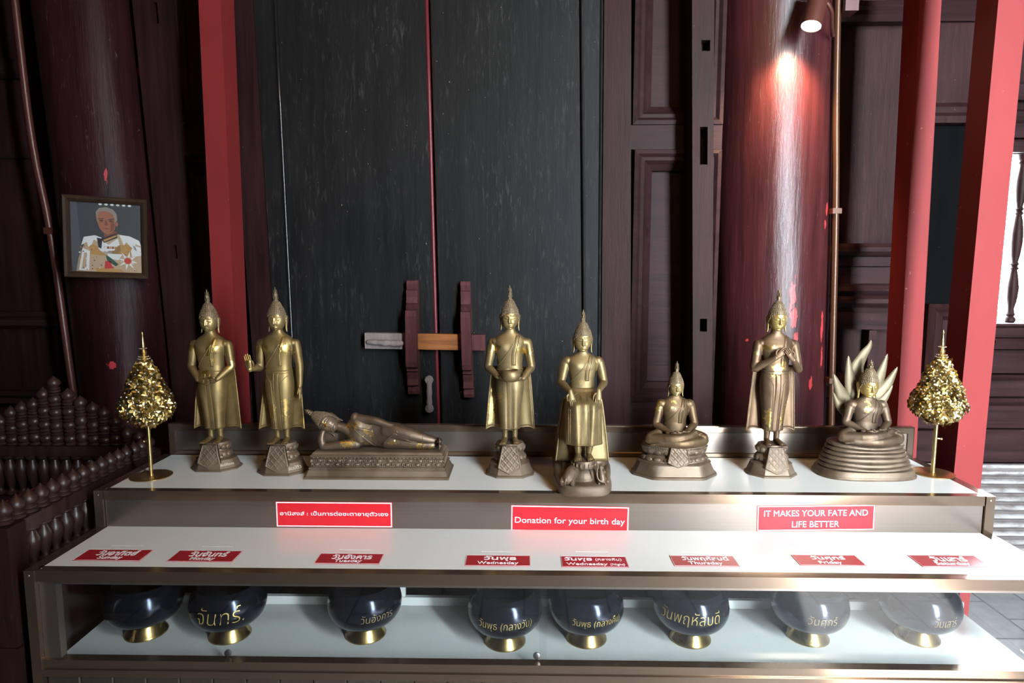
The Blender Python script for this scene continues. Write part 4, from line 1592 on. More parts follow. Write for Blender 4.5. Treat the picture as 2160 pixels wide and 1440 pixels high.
def hand(g, wrist, fwd, nrm, thumb, L=.046, curl=.3, spread=.0):
    """fwd: towards the finger tips, nrm: out of the palm, thumb: side the thumb leaves from"""
    w, f = V3(wrist), V3(fwd).normalized()
    n = V3(nrm)
    n = (n - f * n.dot(f)).normalized()
    t = V3(thumb)
    t = (t - f * t.dot(f) - n * t.dot(n)).normalized()
    s = L / .046
    g.tube([w - f * .004, w + f * .006 * s, w + f * .015 * s, w + f * .024 * s], [(.0075 * s, .0060 * s), (.0088 * s, .0052 * s), (.0102 * s, .0050 * s), (.0098 * s, .0042 * s)], 12, side=t, sub=2)
    for k, (o, l) in enumerate(((.0076, .0195), (.0026, .0225), (-.0026, .0215), (-.0074, .0165))):
        b = w + f * .0225 * s + t * o * s
        d = (f + t * (o * spread * 60)).normalized()
        p1 = b + d * l * .4 * s + n * curl * .10 * l * s
        p2 = b + d * l * .74 * s + n * curl * .38 * l * s
        p3 = b + d * l * (1 - .18 * curl) * s + n * curl * .80 * l * s
        g.tube([b - d * .003 * s, b, p1, p2, p3], [.0026 * s, .0027 * s, .0025 * s, .0023 * s, .0018 * s], 8)
    b = w + f * .006 * s + t * .0085 * s
    g.tube([b - t * .004 * s, b + t * .003 * s + f * .004 * s, b + t * .0055 * s + f * .011 * s + n * .002 * s, b + t * .0050 * s + f * .019 * s + n * .004 * s], [.0036 * s, .0034 * s, .0029 * s, .0021 * s], 8, sub=2)


def foot(g, x, y, z, out, L=.056):
    """heel at (x, y, z), toes towards -y, turned outwards by out"""
    c, s = math.cos(out), math.sin(out)

    def P(u, v, h):
        return (x + u * c - v * s, y + u * s + v * c, z + h)
    k = L / .056
    g.tube([P(0, .006 * k, .008), P(0, -.004 * k, .0105), P(0, -.018 * k, .0085), P(0, -.034 * k, .006), P(0, -.043 * k, .0048)], [(.0075, .0080), (.0085, .0102), (.0098, .0080), (.0115, .0056), (.0112, .0044)], 12, side=(c, s, 0), sub=2)
    for q in range(5):
        u = (-.0092 + .0046 * q)
        sg = -1 if out > 0 else 1
        l = (.0125, .0122, .0112, .0100, .0085)[q if sg > 0 else 4 - q]
        g.tube([P(u, -.040 * k, .004), P(u, -.040 * k - l * .6, .0042), P(u, -.040 * k - l, .0032)], [.0026, .0026, .0020], 8)


def ribbon(g, pts, w=.0022, n=8):
    g.tube(pts, w, n, sub=3)


def skirt_section(z, a, W, D, legs):
    c, s = math.cos(a), math.sin(a)
    e = 2 / 2.4
    x = W * math.copysign(abs(c) ** e, c)
    y = D * math.copysign(abs(s) ** e, s)
    if s < 0:
        y += legs * .0060 * gauss(x, .0095)
        y -= legs * .0018 * gauss(abs(x) - .021, .010)
    return x, y


SK = [(.048, .0335, .0225), (.056, .0345, .0235), (.075, .0355, .0245), (.105, .0380, .0275), (.135, .0410, .0315), (.165, .0455, .0360), (.190, .0485, .0385), (.215, .0485, .0375), (.240, .0455, .0335), (.252, .0442, .0318), (.256, .0436, .0306)]


def skirt_geo(arcs=True):
    g = G()
    zz = [k[0] for k in SK]
    rings = []
    zl = list(np.linspace(.048, .256, 42))

    def sec(z):
        return float(np.interp(z, zz, [k[1] for k in SK])), float(np.interp(z, zz, [k[2] for k in SK]))
    for z in zl:
        W, D = sec(z)
        lg = max(0, min(1, (.225 - z) / .08))
        rings.append([(*skirt_section(z, 2 * PI * j / 48, W, D, lg), z) for j in range(48)])
    g.loft(rings)

    def fy(x, z):
        W, D = sec(z)
        lg = max(0, min(1, (.225 - z) / .08))
        q = max(0, 1 - (abs(x) / W) ** 2.4) ** (1 / 2.4)
        return -D * q + lg * .0060 * gauss(x, .0095) - lg * .0018 * gauss(abs(x) - .021, .010)
    # centre pleat with raised edges
    P = []
    for z in np.linspace(.044, .246, 30):
        P.append([(u * .0078, fy(0, z) - .0035 + .0005 * abs(u), z) for u in (-1, -.6, 0, .6, 1)])
    g.grid(P, thick=(0, .006, 0))
    for u in (-1, 1):
        g.tube([(u * .0078, fy(0, z) - .0032, z) for z in np.linspace(.044, .246, 16)], .0013, 6)
        if arcs:
            pts = []
            for t in np.linspace(0, 1, 16):
                z = .046 + t * .165
                x = u * (.0125 + .004 * t + .000)
                pts.append((x, fy(x, z) - .0004, z))
            for t in np.linspace(.1, 1, 8):
                x = u * (.0165 + .026 * t)
                z = .211 + .030 * math.sin(t * PI * .5) - .006 * t * t
                pts.append((x, fy(x, z) - .0004, z))
            g.tube(pts, .0012, 6)
    # waist band and hem
    for z, k, w in ((.2535, 1.012, .0017), (.246, 1.012, .0012), (.051, 1.02, .0014)):
        W, D = sec(z)
        lg = max(0, min(1, (.225 - z) / .08))
        pts = [(*[q * k for q in skirt_section(z, 2 * PI * j / 40, W, D, lg)], z) for j in range(41)]
        g.tube(pts, w, 6, rnd=False)
    return g


def cape_geo(xl0, xr0, zl, zr, xl1=-.083, xr1=.084, z1=.050, y=.016):
    """flared robe falling behind the body, closed sheet with a rolled edge"""
    g = G()
    P, L, Rr = [], [], []
    for t in np.linspace(0, 1, 24):
        row = []
        k = t ** .85
        for u in np.linspace(0, 1, 22):
            xa = xl0 + (xl1 - xl0) * k
            xb = xr0 + (xr1 - xr0) * k
            za = zl + (z1 - zl) * t
            zb = zr + (z1 - zr) * t
            x = xa + (xb - xa) * u
            z = za + (zb - za) * u - (.008 * t * t * abs(2 * u - 1) ** 4) + .005 * t * t * math.sin(u * PI * 5) * .4
            yy = y + .010 * (1 - (2 * u - 1) ** 2) + .004 * math.sin(u * 15) * t
            row.append((x, yy, z))
        P.append(row)
        L.append(row[0])
        Rr.append(row[-1])
    g.grid(P, thick=(0, .0055, 0))
    for E in (L, Rr):
        g.tube([(p[0], p[1] + .002, p[2]) for p in E], .0030, 8)
    g.tube([(p[0], p[1] + .002, p[2]) for p in P[-1]], .0028, 8)
    return g


def sash_geo():
    """edge of the robe across the chest and the folded strip hanging from the left shoulder"""
    g = G()
    for d, w in ((0, .0016), (.0065, .0012)):
        pts = []
        for t in np.linspace(0, 1, 18):
            x = .030 - .074 * t + d * .6
            z = .372 - .108 * t ** .9 + d * .5
            x = max(x, -torso_at(z)[0] * .96)
            pts.append((x, torso_front(x, z, .0004), z))
        g.tube(pts, w, 6)
    P = []
    for t in np.linspace(0, 1, 22):
        z = .371 - .100 * t
        xc = .028 - .014 * min(1, t * 1.6)
        hw = .0060
        P.append([(xc + u * hw, torso_front(xc + u * hw, z, .0022 + .0008 * (1 - abs(u))), z) for u in (-1, -.5, 0, .5, 1)])
    g.grid(P, thick=(0, .004, 0))
    for u in (-1, 0, 1):
        g.tube([(p[2][0] + u * .006, p[2][1] + abs(u) * .0006, p[2][2]) for p in P], .0010, 6)
    return g


OCT = 48


def plan(z_round, ax, ay, ch):
    """chamfered rectangle (z_round 0) to ellipse (1) with OCT points"""
    out = []
    for j in range(OCT):
        a = 2 * PI * (j + .5) / OCT
        c, s = math.cos(a), math.sin(a)
        cand = [ax / abs(c) if abs(c) > 1e-6 else 9, ay / abs(s) if abs(s) > 1e-6 else 9]
        # chamfer plane through (ax, ch_y) and (ch_x, ay)
        cx, cyy = ch
        nx, ny = (ay - cyy), (ax - cx)
        dd = nx * ax + ny * cyy
        cand.append(dd / (nx * abs(c) + ny * abs(s)))
        r = min(cand)
        re = 1 / math.sqrt((c / ax) ** 2 + (s / ay) ** 2)
        r = r * (1 - z_round) + re * z_round
        out.append((r * c, r * s))
    return out


def petals(g, n, ax, ay, z, h, w, up=True, bulge=.004):
    for j in range(n):
        a = 2 * PI * (j + .5) / n
        x, y = ax * math.cos(a), ay * math.sin(a)
        nx, ny = math.cos(a) / ax, math.sin(a) / ay
        q = math.hypot(nx, ny)
        rot = Matrix.Rotation(math.atan2(ny, nx), 3, 'Z') @ Matrix.Rotation((-.35 if up else .35), 3, 'Y')
        g.ell((x, y, z), (bulge, w, h), 10, 8, rot=rot)


def apron_geo(w0, w1, h, point, relief=.0016):
    """cloth hanging over the pedestal, carved with lozenges; x across, z down from 0, faces -y (flat; bent later)"""
    nu, nv = 44, 52
    P = []
    for i in range(nv + 1):
        v = i / nv
        row = []
        for j in range(nu + 1):
            u = -1 + 2 * j / nu
            w = w0 + (w1 - w0) * v
            x = u * w / 2
            z = -v * (h - point * abs(u) ** 1.2)
            a, b = x * 150 + z * 130, x * 150 - z * 130
            r = 0
            edge = min(1 - abs(u), (1 - v) * 1.6, v * 2 + .1)
            if edge > .10:
                r = relief * (max(gauss(math.sin(a), .35), gauss(math.sin(b), .35)) + .6 * gauss(math.sin(a + PI / 2), .4) * gauss(math.sin(b + PI / 2), .4))
            elif edge > .03:
                r = relief * 1.5
            row.append((x, -r, z))
        P.append(row)
    return P


def bend(P, f, off, thick):
    """lay the apron on the slope y = f(x, z)"""
    Q = [[(x, f(x, z) - off + y, z) for x, y, z in r] for r in P]
    g = G()
    g.grid(Q, thick=(0, thick, 0))
    return g


def standing_pedestal(root, H, text=None, ax=.084, ay=.066, side=1):
    """plinth with cut corners, waisted lotus seat and the carved cloth on its front"""
    s = H / .105
    lev = [(0, 1.0, 0), (.005, 1.0, 0), (.0075, .95, 0), (.0085, .93, 0), (.038, .79, 0), (.041, .80, 0), (.043, .72, .2), (.047, .64, .8), (.054, .63, 1), (.062, .67, 1), (.068, .62, 1), (.073, .54, 1), (.079, .53, 1), (.086, .62, 1), (.092, .64, 1), (.096, .60, 1), (.1005, .57, 1), (.105, .55, 1)]
    g = G()
    rings = []
    for z, k, rd in lev:
        rings.append([(x, y, z * s) for x, y in plan(rd, ax * k, ay * k, (ax * k * .52, ay * k * .38))])
    g.loft(rings)
    ped = part('pedestal', g, M['plinth'], root, 30, label='dusty brown pedestal')
    g = G()
    petals(g, 14, ax * .625, ay * .625, .059 * s, .0105, .0110, True, .0050)
    petals(g, 14, ax * .585, ay * .585, .086 * s, .0105, .0108, False, .0050)
    part('lotus_petals', g, M['plinth'], ped, True)

    def fy(x, z):
        zr = z / s + .101
        k = float(np.interp(zr, [0, .0085, .038, .060, .10], [1.0, .95, .84, .80, .66]))
        return -ay * k + .0
    P = apron_geo(.050, .082, .088 * s, .020 * s)
    P = [[(x, y, z) for x, y, z in r] for r in P]
    g = bend(P, fy, .0035, .010)
    g.xf(Matrix.Translation((0, 0, .101 * s)))
    part('carved_cloth', g, M['plinth'], ped, True)
    if text:
        g = text_geo(text, .047, None, .0006, 2, .01)
        # on the slanted right cut corner of the plinth
        a0, a1 = V3((ax * .93, -ay * .38 * .93, .0085 * s)), V3((ax * .93 * .52, -ay * .93, .0085 * s))
        b0 = V3((ax * .79, -ay * .38 * .79, .038 * s))
        ex = (a0 - a1).normalized()
        up = (b0 - a0)
        up = (up - ex * up.dot(ex)).normalized()
        ez = ex.cross(up)
        c = (a0 + a1 + b0 + V3((ax * .79 * .52, -ay * .79, .038 * s))) / 4 + ez * .0004
        m4 = Matrix((ex, up, ez)).transposed().to_4x4()
        m4.translation = c
        g.xf(m4)
        part('lettering', g, M['scripture'], ped)
    return ped


ARM = [.0165, .0165, .0152, .0140, .0130, .0110, .0088]


def arm(g, sh, el, wr, k=1.0):
    sh, el, wr = V3(sh), V3(el), V3(wr)
    P = [sh, sh.lerp(el, .35), sh.lerp(el, .7), el, el.lerp(wr, .3), el.lerp(wr, .65), wr]
    g.tube(P, [r * k for r in ARM], 14, sub=3)


_cache = {}


def shared(key, f):
    if key not in _cache:
        _cache[key] = f()
    return _cache[key]


def add_head(root, z, hm, y=-.002, tilt=0.0, s=1.0, fin=.05, M4=None):
    if M4 is None:
        M4 = Matrix.Translation((0, y, z)) @ Matrix.Rotation(tilt, 4, 'X') @ Matrix.Scale(s, 4)
    h = bpy.data.objects.new('head', head_geo().mesh('head', hm, True))
    COL.objects.link(h)
    h.parent = root
    h.matrix_local = M4
    c = bpy.data.objects.new('hair_curls', shared('hair', lambda: hair_geo().mesh('hair_curls', M['hair'], True)))
    COL.objects.link(c)
    c.parent = h
    f = bpy.data.objects.new('flame_finial', shared(('fin', fin), lambda: finial_geo(fin).mesh('flame_finial', M['hair'], 40)))
    COL.objects.link(f)
    f.parent = h
    f.location = (0, .001, .0625)
    return h


VOX = .0016


def standing(name, x, y, H, pose, label, body_mat, text=None, ped_label=None, headmat=None, fin=.05, cape=None, zs=1.0):
    root = empty(name, (x, y, H1), label, 'statue', 'birthday statues on the top shelf')
    standing_pedestal(root, H, text)
    g = G()
    g.loft(torso_rings())
    for s in (-1, 1):
        g.tube([(s * .0165, .002, .090), (s * .0165, .002, .055), (s * .0165, .003, .030), (s * .0165, .004, .010)], [.0135, .0122, .0102, .0098], 14, sub=2)
        g.ell((s * .050, .001, .3465), (.0185, .0180, .0160))
    hd = G()
    if pose == 'clasp':
        a, b = ((-.060, .002, .345), (-.071, -.002, .268), (-.030, -.044, .228)), ((.060, .002, .345), (.071, -.002, .268), (.038, -.044, .230))
        hand(hd, a[2], (1, -.30, -.22), (0, .9, .2), (0, -.3, 1), .048, .25)
        hand(hd, b[2], (-1, -.05, -.35), (0, .9, .2), (0, -.3, 1), .046, .25)
    elif pose == 'raise':
        a, b = ((-.060, .002, .345), (-.068, .006, .262), (-.086, -.040, .262)), ((.060, .002, .345), (.0695, .004, .268), (.0705, -.002, .200))
        hand(hd, a[2], (-.05, -.22, 1), (0, -1, -.2), (1, 0, .3), .056, .12, .05)
        hand(hd, b[2], (.05, -.06, -1), (-1, 0, 0), (0, -1, .1), .052, .25)
    elif pose == 'bowl':
        a, b = ((-.060, .002, .345), (-.073, -.004, .262), (-.040, -.048, .236)), ((.060, .002, .345), (.073, -.004, .262), (.046, -.048, .230))
        hand(hd, a[2], (1, -.35, -.25), (0, .6, 1), (-.2, -1, .5), .050, .5)
        hand(hd, b[2], (-1, -.35, -.15), (0, .5, 1), (.2, -1, .5), .050, .4)
    else:
        a, b = ((-.060, .002, .345), (-.074, -.010, .262), (-.018, -.052, .305)), ((.060, .002, .345), (.075, -.010, .258), (.040, -.052, .298))
        hand(hd, a[2], (.78, -.10, .75), (.1, 1, -.1), (-.4, 0, 1), .050, .15)
        hand(hd, b[2], (-.62, -.22, .80), (-.1, 1, -.1), (.5, 0, 1), .050, .15)
    for q in (a, b):
        arm(g, *q)
    g.solid(VOX, 12)
    g.join(hd)
    for s in (-1, 1):
        foot(g, s * .0165, .004, 0, s * .14)
    g.xf(Matrix.Translation((0, 0, H)))
    part('body', g, body_mat, root, True)
    up = Matrix.Translation((0, 0, H))
    rb = part('robe', skirt_geo(pose in ('raise', 'cross')).xf(up), body_mat, root, True)
    part('sash', sash_geo().xf(up), body_mat, rb, True)
    cp = cape or (-.062, .066, .262, .258)
    part('cape', cape_geo(*cp).xf(up), body_mat, rb, True)
    if pose == 'bowl':
        bg = G().lathe([(.010, 0), (.022, .002), (.031, .012), (.0335, .024), (.031, .034), (.026, .040), (.0235, .040), (.028, .034), (.030, .024), (.012, .006)], 32)
        part('alms_bowl', bg.xf(Matrix.Translation((.004, -.066, .222)) @ up), body_mat, root, True)
    add_head(root, H + .428, headmat or body_mat, -.003, R(4), 1.0, fin)
    return root


def hm(leafs, base=(BR1, BR2)):
    return leafs


M['b1'] = bronze('brass_with_gold_leaf', BR1, BR2, 0.05, 0.78, (0.44, 0.56), dust=.15, leafpos=[((-.065, -.01, .43), (.03, .05, .02)), ((.012, -.03, .43), (.03, .04, .05)), ((.072, -.01, .37), (.02, .04, .02)), ((.0, -.04, .345), (.035, .05, .02))])
M['b2'] = bronze('brass_with_gold_leaf_chest', BR1, BR2, 0.10, 0.78, (0.44, 0.56), dust=.15, leafpos=[((-.065, -.01, .43), (.02, .05, .02)), ((-.03, -.03, .435), (.025, .04, .02)), ((.035, -.03, .435), (.03, .04, .03)), ((-.022, -.03, .215), (.02, .03, .06)), ((.028, -.03, .235), (.02, .03, .05)), ((.07, 0, .16), (.02, .06, .03)), ((-.09, -.05, .40), (.03, .06, .05))])
M['b4'] = bronze('pale_brass_with_gold_leaf', (0.173, 0.123, 0.0561), (0.278, 0.202, 0.0969), 0.10, 0.78, (0.44, 0.56), dust=.15, leafpos=[((-.05, -.02, .44), (.04, .05, .03)), ((.05, -.02, .43), (.035, .04, .03)), ((-.065, .02, .22), (.02, .05, .08)), ((-.035, -.03, .27), (.015, .03, .03))])
M['b7'] = bronze('pink_brown_bronze', (0.108, 0.0654, 0.0368), (0.172, 0.107, 0.0617), 0.22, 0.75, (0.42, 0.55), dust=.2, leafpos=[((-.03, -.03, .44), (.035, .05, .02)), ((.0, -.04, .37), (.035, .04, .04)), ((-.025, -.03, .19), (.02, .04, .05)), ((.03, -.03, .20), (.016, .04, .07)), ((-.07, 0, .42), (.02, .04, .012))])
M['b5'] = bronze('pale_brass_chest_gold', (0.173, 0.125, 0.0561), (0.284, 0.211, 0.102), 0.12, 0.78, (0.44, 0.56), dust=.15, leafpos=[((0, -.05, .36), (.05, .05, .06))])
M['b6'] = bronze('warm_brown_brass', (0.0955, 0.0587, 0.0294), (0.159, 0.101, 0.05), 0.08, 0.75, (0.42, 0.55), dust=.2, leafpos=[((-.01, -.05, .27), (.03, .05, .05)), ((-.06, 0, .24), (.02, .04, .03))])
M['b8'] = bronze('grey_brown_bronze', (0.0877, 0.0587, 0.0368), (0.144, 0.095, 0.0605), 0.02, 0.75, (0.42, 0.55), dust=.3, leafpos=[((-.005, -.05, .25), (.025, .05, .06))])
M['b3'] = bronze('brown_bronze_with_gold_leaf', (0.096, 0.066, 0.045), (0.174, 0.12, 0.081), 0.0, 0.75, (0.38, 0.52), dust=.3, leafpos=[((-.10, -.06, .12), (.04, .06, .05)), ((-.03, -.06, .13), (.05, .06, .05)), ((.16, -.05, .09), (.05, .06, .03)), ((.06, -.04, .12), (.03, .05, .02)), ((-.09, -.02, .17), (.03, .06, .02))], leafcol=(.70, .47, .13))
M['gface'] = bronze('gilded_face', (0.4, 0.296, 0.104), (0.576, 0.424, 0.16), 0, 0.85, (0.28, 0.42), dust=0.05)
M['bface'] = bronze('brass_face', (0.264, 0.2, 0.088), (0.4, 0.304, 0.136), .3, 0.75, (0.34, 0.46), dust=0.1)

standing('standing_statue', -1.102, 2.250, .095, 'clasp', 'standing brass statue with hands clasped low before the hips, leftmost statue', M['b1'], 'สมบัติของ', headmat=M['bface'], cape=(-.060, .070, .24, .27))
standing('standing_statue', -.848, 2.211, .104, 'raise', 'standing brass statue raising its open right hand, second from the left', M['b2'], 'สมบัติว', headmat=M['bface'], cape=(-.052, .062, .240, .262, -.086, .072))
standing('standing_statue', -.050, 2.202, .110, 'bowl', 'standing brass statue holding a small bowl with both hands at its waist', M['b4'], headmat=M['bface'])
standing('standing_statue', .856, 2.219, .105, 'cross', 'standing bronze statue with hands crossed on its chest before the round column', M['b7'], headmat=M['gface'], cape=(-.064, .068, .275, .270))

# --- seated statues
def seat_map(sx, sz, z0, y0=0.0):
    return Matrix.Translation((0, y0, z0)) @ Matrix.Diagonal((sx, sx, sz, 1)) @ Matrix.Translation((0, 0, -.185))


def lap_body(root, H, sx, sz, kn, mat, headmat, headz, hs, fin):
    g = G()
    g.loft(torso_rings(.185, .408))
    T = seat_map(sx, sz, .004, .004)
    g.xf(T)
    for s in (-1, 1):
        g.ell((s * .052 * sx, .004, (.349 - .185) * sz + .004), (.0195, .0185, .0165))
        g.tube([(s * .022, .006, .026), (s * kn * .55, -.016, .026), (s * kn * .88, -.034, .023)], [(.030, .024), (.027, .023), (.0215, .020)], 16, sub=3)
        arm(g, (s * .058 * sx, .004, (.345 - .185) * sz + .004), (s * .073 * sx, -.004, .066), (s * .026, -.050, .046), .95)
    # lower leg underneath, the other laid over it
    g.tube([(kn * .90, -.036, .017), (kn * .4, -.062, .0145), (0, -.071, .013), (-kn * .45, -.064, .012), (-kn * .66, -.058, .012)], [.0185, .0185, .016, .0125, .0115], 14, sub=3)
    g.tube([(-kn * .90, -.036, .021), (-kn * .4, -.058, .026), (0, -.064, .031), (kn * .35, -.056, .036), (kn * .52, -.048, .040)], [.0190, .0190, .0165, .0130, .0115], 14, sub=3)
    g.tube([(kn * .40, -.054, .037), (kn * .62, -.046, .043), (kn * .74, -.036, .043)], [(.012, .009), (.013, .008), (.008, .005)], 12, sub=2)
    g.tube([(-kn * .55, -.060, .011), (-kn * .74, -.055, .009), (-kn * .86, -.048, .008)], [(.009, .012), (.008, .012), (.005, .008)], 12, sub=2)
    g.solid(VOX, 8)
    hd = G()
    hand(hd, (-.034, -.050, .046), (1, -.22, -.05), (0, .2, 1), (0, -1, .3), .048, .3)
    hand(hd, (.034, -.048, .050), (-1, -.22, -.05), (0, .2, 1), (0, -1, .3), .048, .3)
    g.join(hd)
    for k in range(5):
        g.tube([(kn * .70, -.030 - .0045 * k, .045 - .001 * k), (kn * .80, -.028 - .0045 * k, .0445)], .0024, 8)
        g.tube([(-kn * .80, -.047 - .0040 * k, .008), (-kn * .92, -.045 - .0040 * k, .007)], .0022, 8)
    U = Matrix.Translation((0, 0, H))
    part('body', g.xf(U), mat, root, True)
    sg = sash_geo().xf(U @ T)
    # trouser hems on the shins and the waist line
    sg.tube([(kn * .42 + .0125 * math.cos(a) * .3, -.0545 + .0130 * math.cos(a), H + .0375 + .0135 * math.sin(a)) for a in np.linspace(0, 2 * PI, 18)], .0013, 6)
    W = [(*(T @ V3((torso_at(.222)[0] * 1.02 * math.cos(a), torso_at(.222)[1] * 1.02 * math.sin(a), .222)))[:2], H + (T @ V3((0, 0, .222))).z) for a in np.linspace(0, 2 * PI, 30)]
    sg.tube(W, .0014, 6)
    part('sash', sg, mat, root, True)
    add_head(root, H + headz, headmat, -.002, R(5), hs, fin)


def lotus_plinth(root, H, ax, ay):
    s = H / .105
    lev = [(0, 1.0, 0), (.007, 1.0, 0), (.009, .97, 0), (.010, .955, 0), (.043, .845, 0), (.046, .86, 0), (.048, .84, .2), (.050, .78, .7), (.056, .775, 1), (.062, .77, 1), (.067, .70, 1), (.071, .68, 1), (.075, .70, 1), (.083, .765, 1), (.092, .775, 1), (.096, .76, 1), (.0975, .77, 1), (.105, .76, 1)]
    g = G()
    g.loft([[(x, y, z * s) for x, y in plan(rd, ax * k, ay * k, (ax * k * .60, ay * k * .30))] for z, k, rd in lev])
    ped = part('pedestal', g, M['plinth6'], root, 30)
    g = G()
    petals(g, 18, ax * .745, ay * .745, .058 * s, .0085, .0150, True, .0065)
    petals(g, 18, ax * .715, ay * .715, .082 * s, .0100, .0150, False, .0065)
    for j in range(110):
        a = 2 * PI * j / 110
        g.ell((ax * .778 * math.cos(a), ay * .778 * math.sin(a), .0955 * s), (.0022,) * 3, 6, 4)
    part('lotus_petals', g, M['plinth6'], ped, True)

    def fy(x, z):
        zr = z / s + .104
        return -ay * float(np.interp(zr, [.03, .046, .066, .09, .104], [.88, .86, .80, .79, .77]))
    P = apron_geo(.056, .078, .064 * s, .016 * s)
    g = bend(P, fy, .006, .012).xf(Matrix.Translation((0, 0, .104 * s)))
    part('carved_cloth', g, M['plinth6'], ped, True)
    return ped


M['plinth6'] = bronze('warm_dusty_bronze', (.10, .070, .046), (.175, .127, .088), 0, 0.65, (0.40, 0.56), dust=0.4, dustcol=(0.18, 0.138, 0.10))
root = empty('seated_statue', (.519, 2.212, H1), 'seated bronze statue with hands in its lap on an octagonal lotus plinth', 'statue', 'birthday statues on the top shelf')
lotus_plinth(root, .108, .1445, .086)
lap_body(root, .108, .90, .80, .100, M['b6'], M['bface'], .195, .82, .048)

# serpent-sheltered statue on coils
root = empty('serpent_statue', (1.176, 2.220, H1), 'seated statue on stacked serpent coils with seven serpent heads fanned behind it', 'statue', 'birthday statues on the top shelf')
g = G()
rings = []


def sup(ax, ay, z, e=2.6, wave=0.0, n=64):
    out = []
    for j in range(n):
        a = 2 * PI * j / n
        c, s = math.cos(a), math.sin(a)
        out.append((ax * math.copysign(abs(c) ** (2 / e), c), ay * math.copysign(abs(s) ** (2 / e), s), z - wave * gauss(c, .45) * (1 if s < 0 else 0)))
    return out


prof = [(.165, .092, 0), (.166, .093, .004), (.165, .092, .008), (.163, .091, .009), (.161, .090, .012), (.156, .087, .024), (.153, .085, .027)]
for ax, ay, z in prof:
    rings.append(sup(ax, ay, z, 3.0))
z = .028
NC = 6
for i in range(NC):
    hgt = .0145
    a0 = .152 - .0055 * i
    b0 = .084 - .0022 * i
    for q in np.linspace(0, 1, 9):
        b = math.sin(q * PI) ** .6 if 0 < q < 1 else 0
        rings.append(sup(a0 - .007 + .007 * b, b0 - .006 + .006 * b, z + q * hgt, 2.5, .0035 * math.sin((i + q) * 1.3) + .002))
    z += hgt
rings.append(sup(.108, .060, z + .001, 2.3))
g.loft(rings)
ped = part('coiled_pedestal', g, M['plinth6'], root, 40)
Hs = z
# hood
g = G()
tips = [(.015, .352), (-.059, .298), (-.105, .233), (-.103, .168), (.074, .305), (.111, .259), (.099, .196)]
for i, (tx, tzz) in enumerate(tips):
    tzz -= .006
    bx_, bz = tx * .25, .085 + (tzz - .16) * .32
    if i == 0:
        P = [(0, .046, .10), (-.012, .048, .19), (-.020, .047, .245), (-.004, .042, .290), (.012, .036, .322), (tx, .030, tzz)]
        rd = [(.032, .008), (.030, .008), (.025, .008), (.018, .008), (.010, .005), (.0015, .0015)]
    else:
        dx, dz = tx - bx_, tzz - bz
        sgn = 1 if tx > 0 else -1
        bend_ = .010
        P = [(bx_, .046, bz)] + [(bx_ + dx * t - dz * .0 + sgn * bend_ * math.sin(t * PI) * .6, .047 - .016 * t, bz + dz * t - bend_ * math.sin(t * PI) * (.9 if i not in (3, 6) else 1.2)) for t in (.35, .6, .82)] + [(tx, .030, tzz)]
        wd = .026 if i in (1, 2, 4, 5) else .021
        rd = [(wd, .008), (wd * .95, .008), (wd * .72, .008), (wd * .42, .006), (.0012, .0012)]
    g.tube(P, rd, 14, side=tuple((V3(P[1]) - V3(P[0])).cross(V3((0, 1, 0)))), sub=4, rnd=False)
    # serrated crest along the head
    Q, S = smooth([V3(p) for p in P], rd, 5)
    for q in range(len(Q) // 2, len(Q) - 2):
        d = (Q[q + 1] - Q[q]).normalized()
        sd = d.cross(V3((0, 1, 0)))
        sd = sd if sd.z * 1 + (sd.x * tx) * 5 > 0 else -sd
        for sg_ in (1, -1):
            c = Q[q] + sd * (S[q][0] * .90 * sg_)
            g.ell(c, (.0020, .0024, .0020), 6, 4)
g.ell((0, .046, .09), (.062, .010, .085), 24, 14)
g.tube([(0, .046, .0), (0, .050, .05), (0, .048, .10)], [(.045, .012), (.055, .012), (.05, .010)], 16)
g.xf(Matrix.Translation((0, 0, Hs)))
M['hood'] = bronze('pale_worn_bronze_hood', (.12, .094, .056), (.21, .17, .105), 0.2, .6, (.4, .55), dust=.4, dustcol=(.20, .16, .10))
part('serpent_hood', g, M['hood'], root, True)
lap_body(root, Hs, .97, .745, .104, M['b8'], M['gface'], .190, 1.0, .032)

# statue seated on a rock with an elephant and a monkey
root = empty('rock_seated_statue', (.190, 2.092, H1), 'statue seated on a rock with a small elephant and monkey at its feet', 'statue', 'birthday statues on the top shelf')
g = G()
prof = [(.0905, .134, 0.0), (.0925, .136, .004), (.0930, .1365, .016), (.0915, .135, .027), (.088, .131, .032), (.084, .127, .034)]
g.loft([sup(ax, ay, z, 3.2) for ax, ay, z in prof])
g.box(-.084, .084, -.08, .11, .02, .033)
for sx in (-1, 1):
    g.tube([(sx * .083, .11, .05), (sx * .082, .02, .052), (sx * .078, -.04, .045), (sx * .074, -.085, .036)], [.012, .014, .012, .006], 10, sub=3)
rk = []
for zz, ax, y0_, y1_ in ((.025, .088, -.030, .122), (.08, .086, -.015, .120), (.14, .082, .000, .118), (.20, .076, .008, .112), (.245, .068, .010, .104), (.270, .060, .010, .096), (.285, .050, .014, .088)):
    rk.append([(x + .003 * math.sin(zz * 60 + x * 50), y + (y0_ + y1_) / 2, zz) for x, y, _ in sup(ax, (y1_ - y0_) / 2, 0, 2.8)])
g.loft(rk)
g.ell((0, -.045, .042), (.046, .046, .037), 24, 12)
g.hexa([(-.07, -.09, .02), (.07, -.09, .02), (.07, .06, .02), (-.07, .06, .02)], [(-.066, -.085, .036), (.066, -.085, .036), (.066, .02, .085), (-.066, .02, .085)])
g.solid(.0025, 3)
part('rock_base', g, M['plinth'], root, True)
g = G().lathe([(.034, .078), (.037, .083), (.036, .090), (.034, .096), (.033, .101)], 30)
g.xf(Matrix.Translation((.0, -.066, 0)))
petals(g, 18, .036, .036, .088, .007, .006, True, .003)
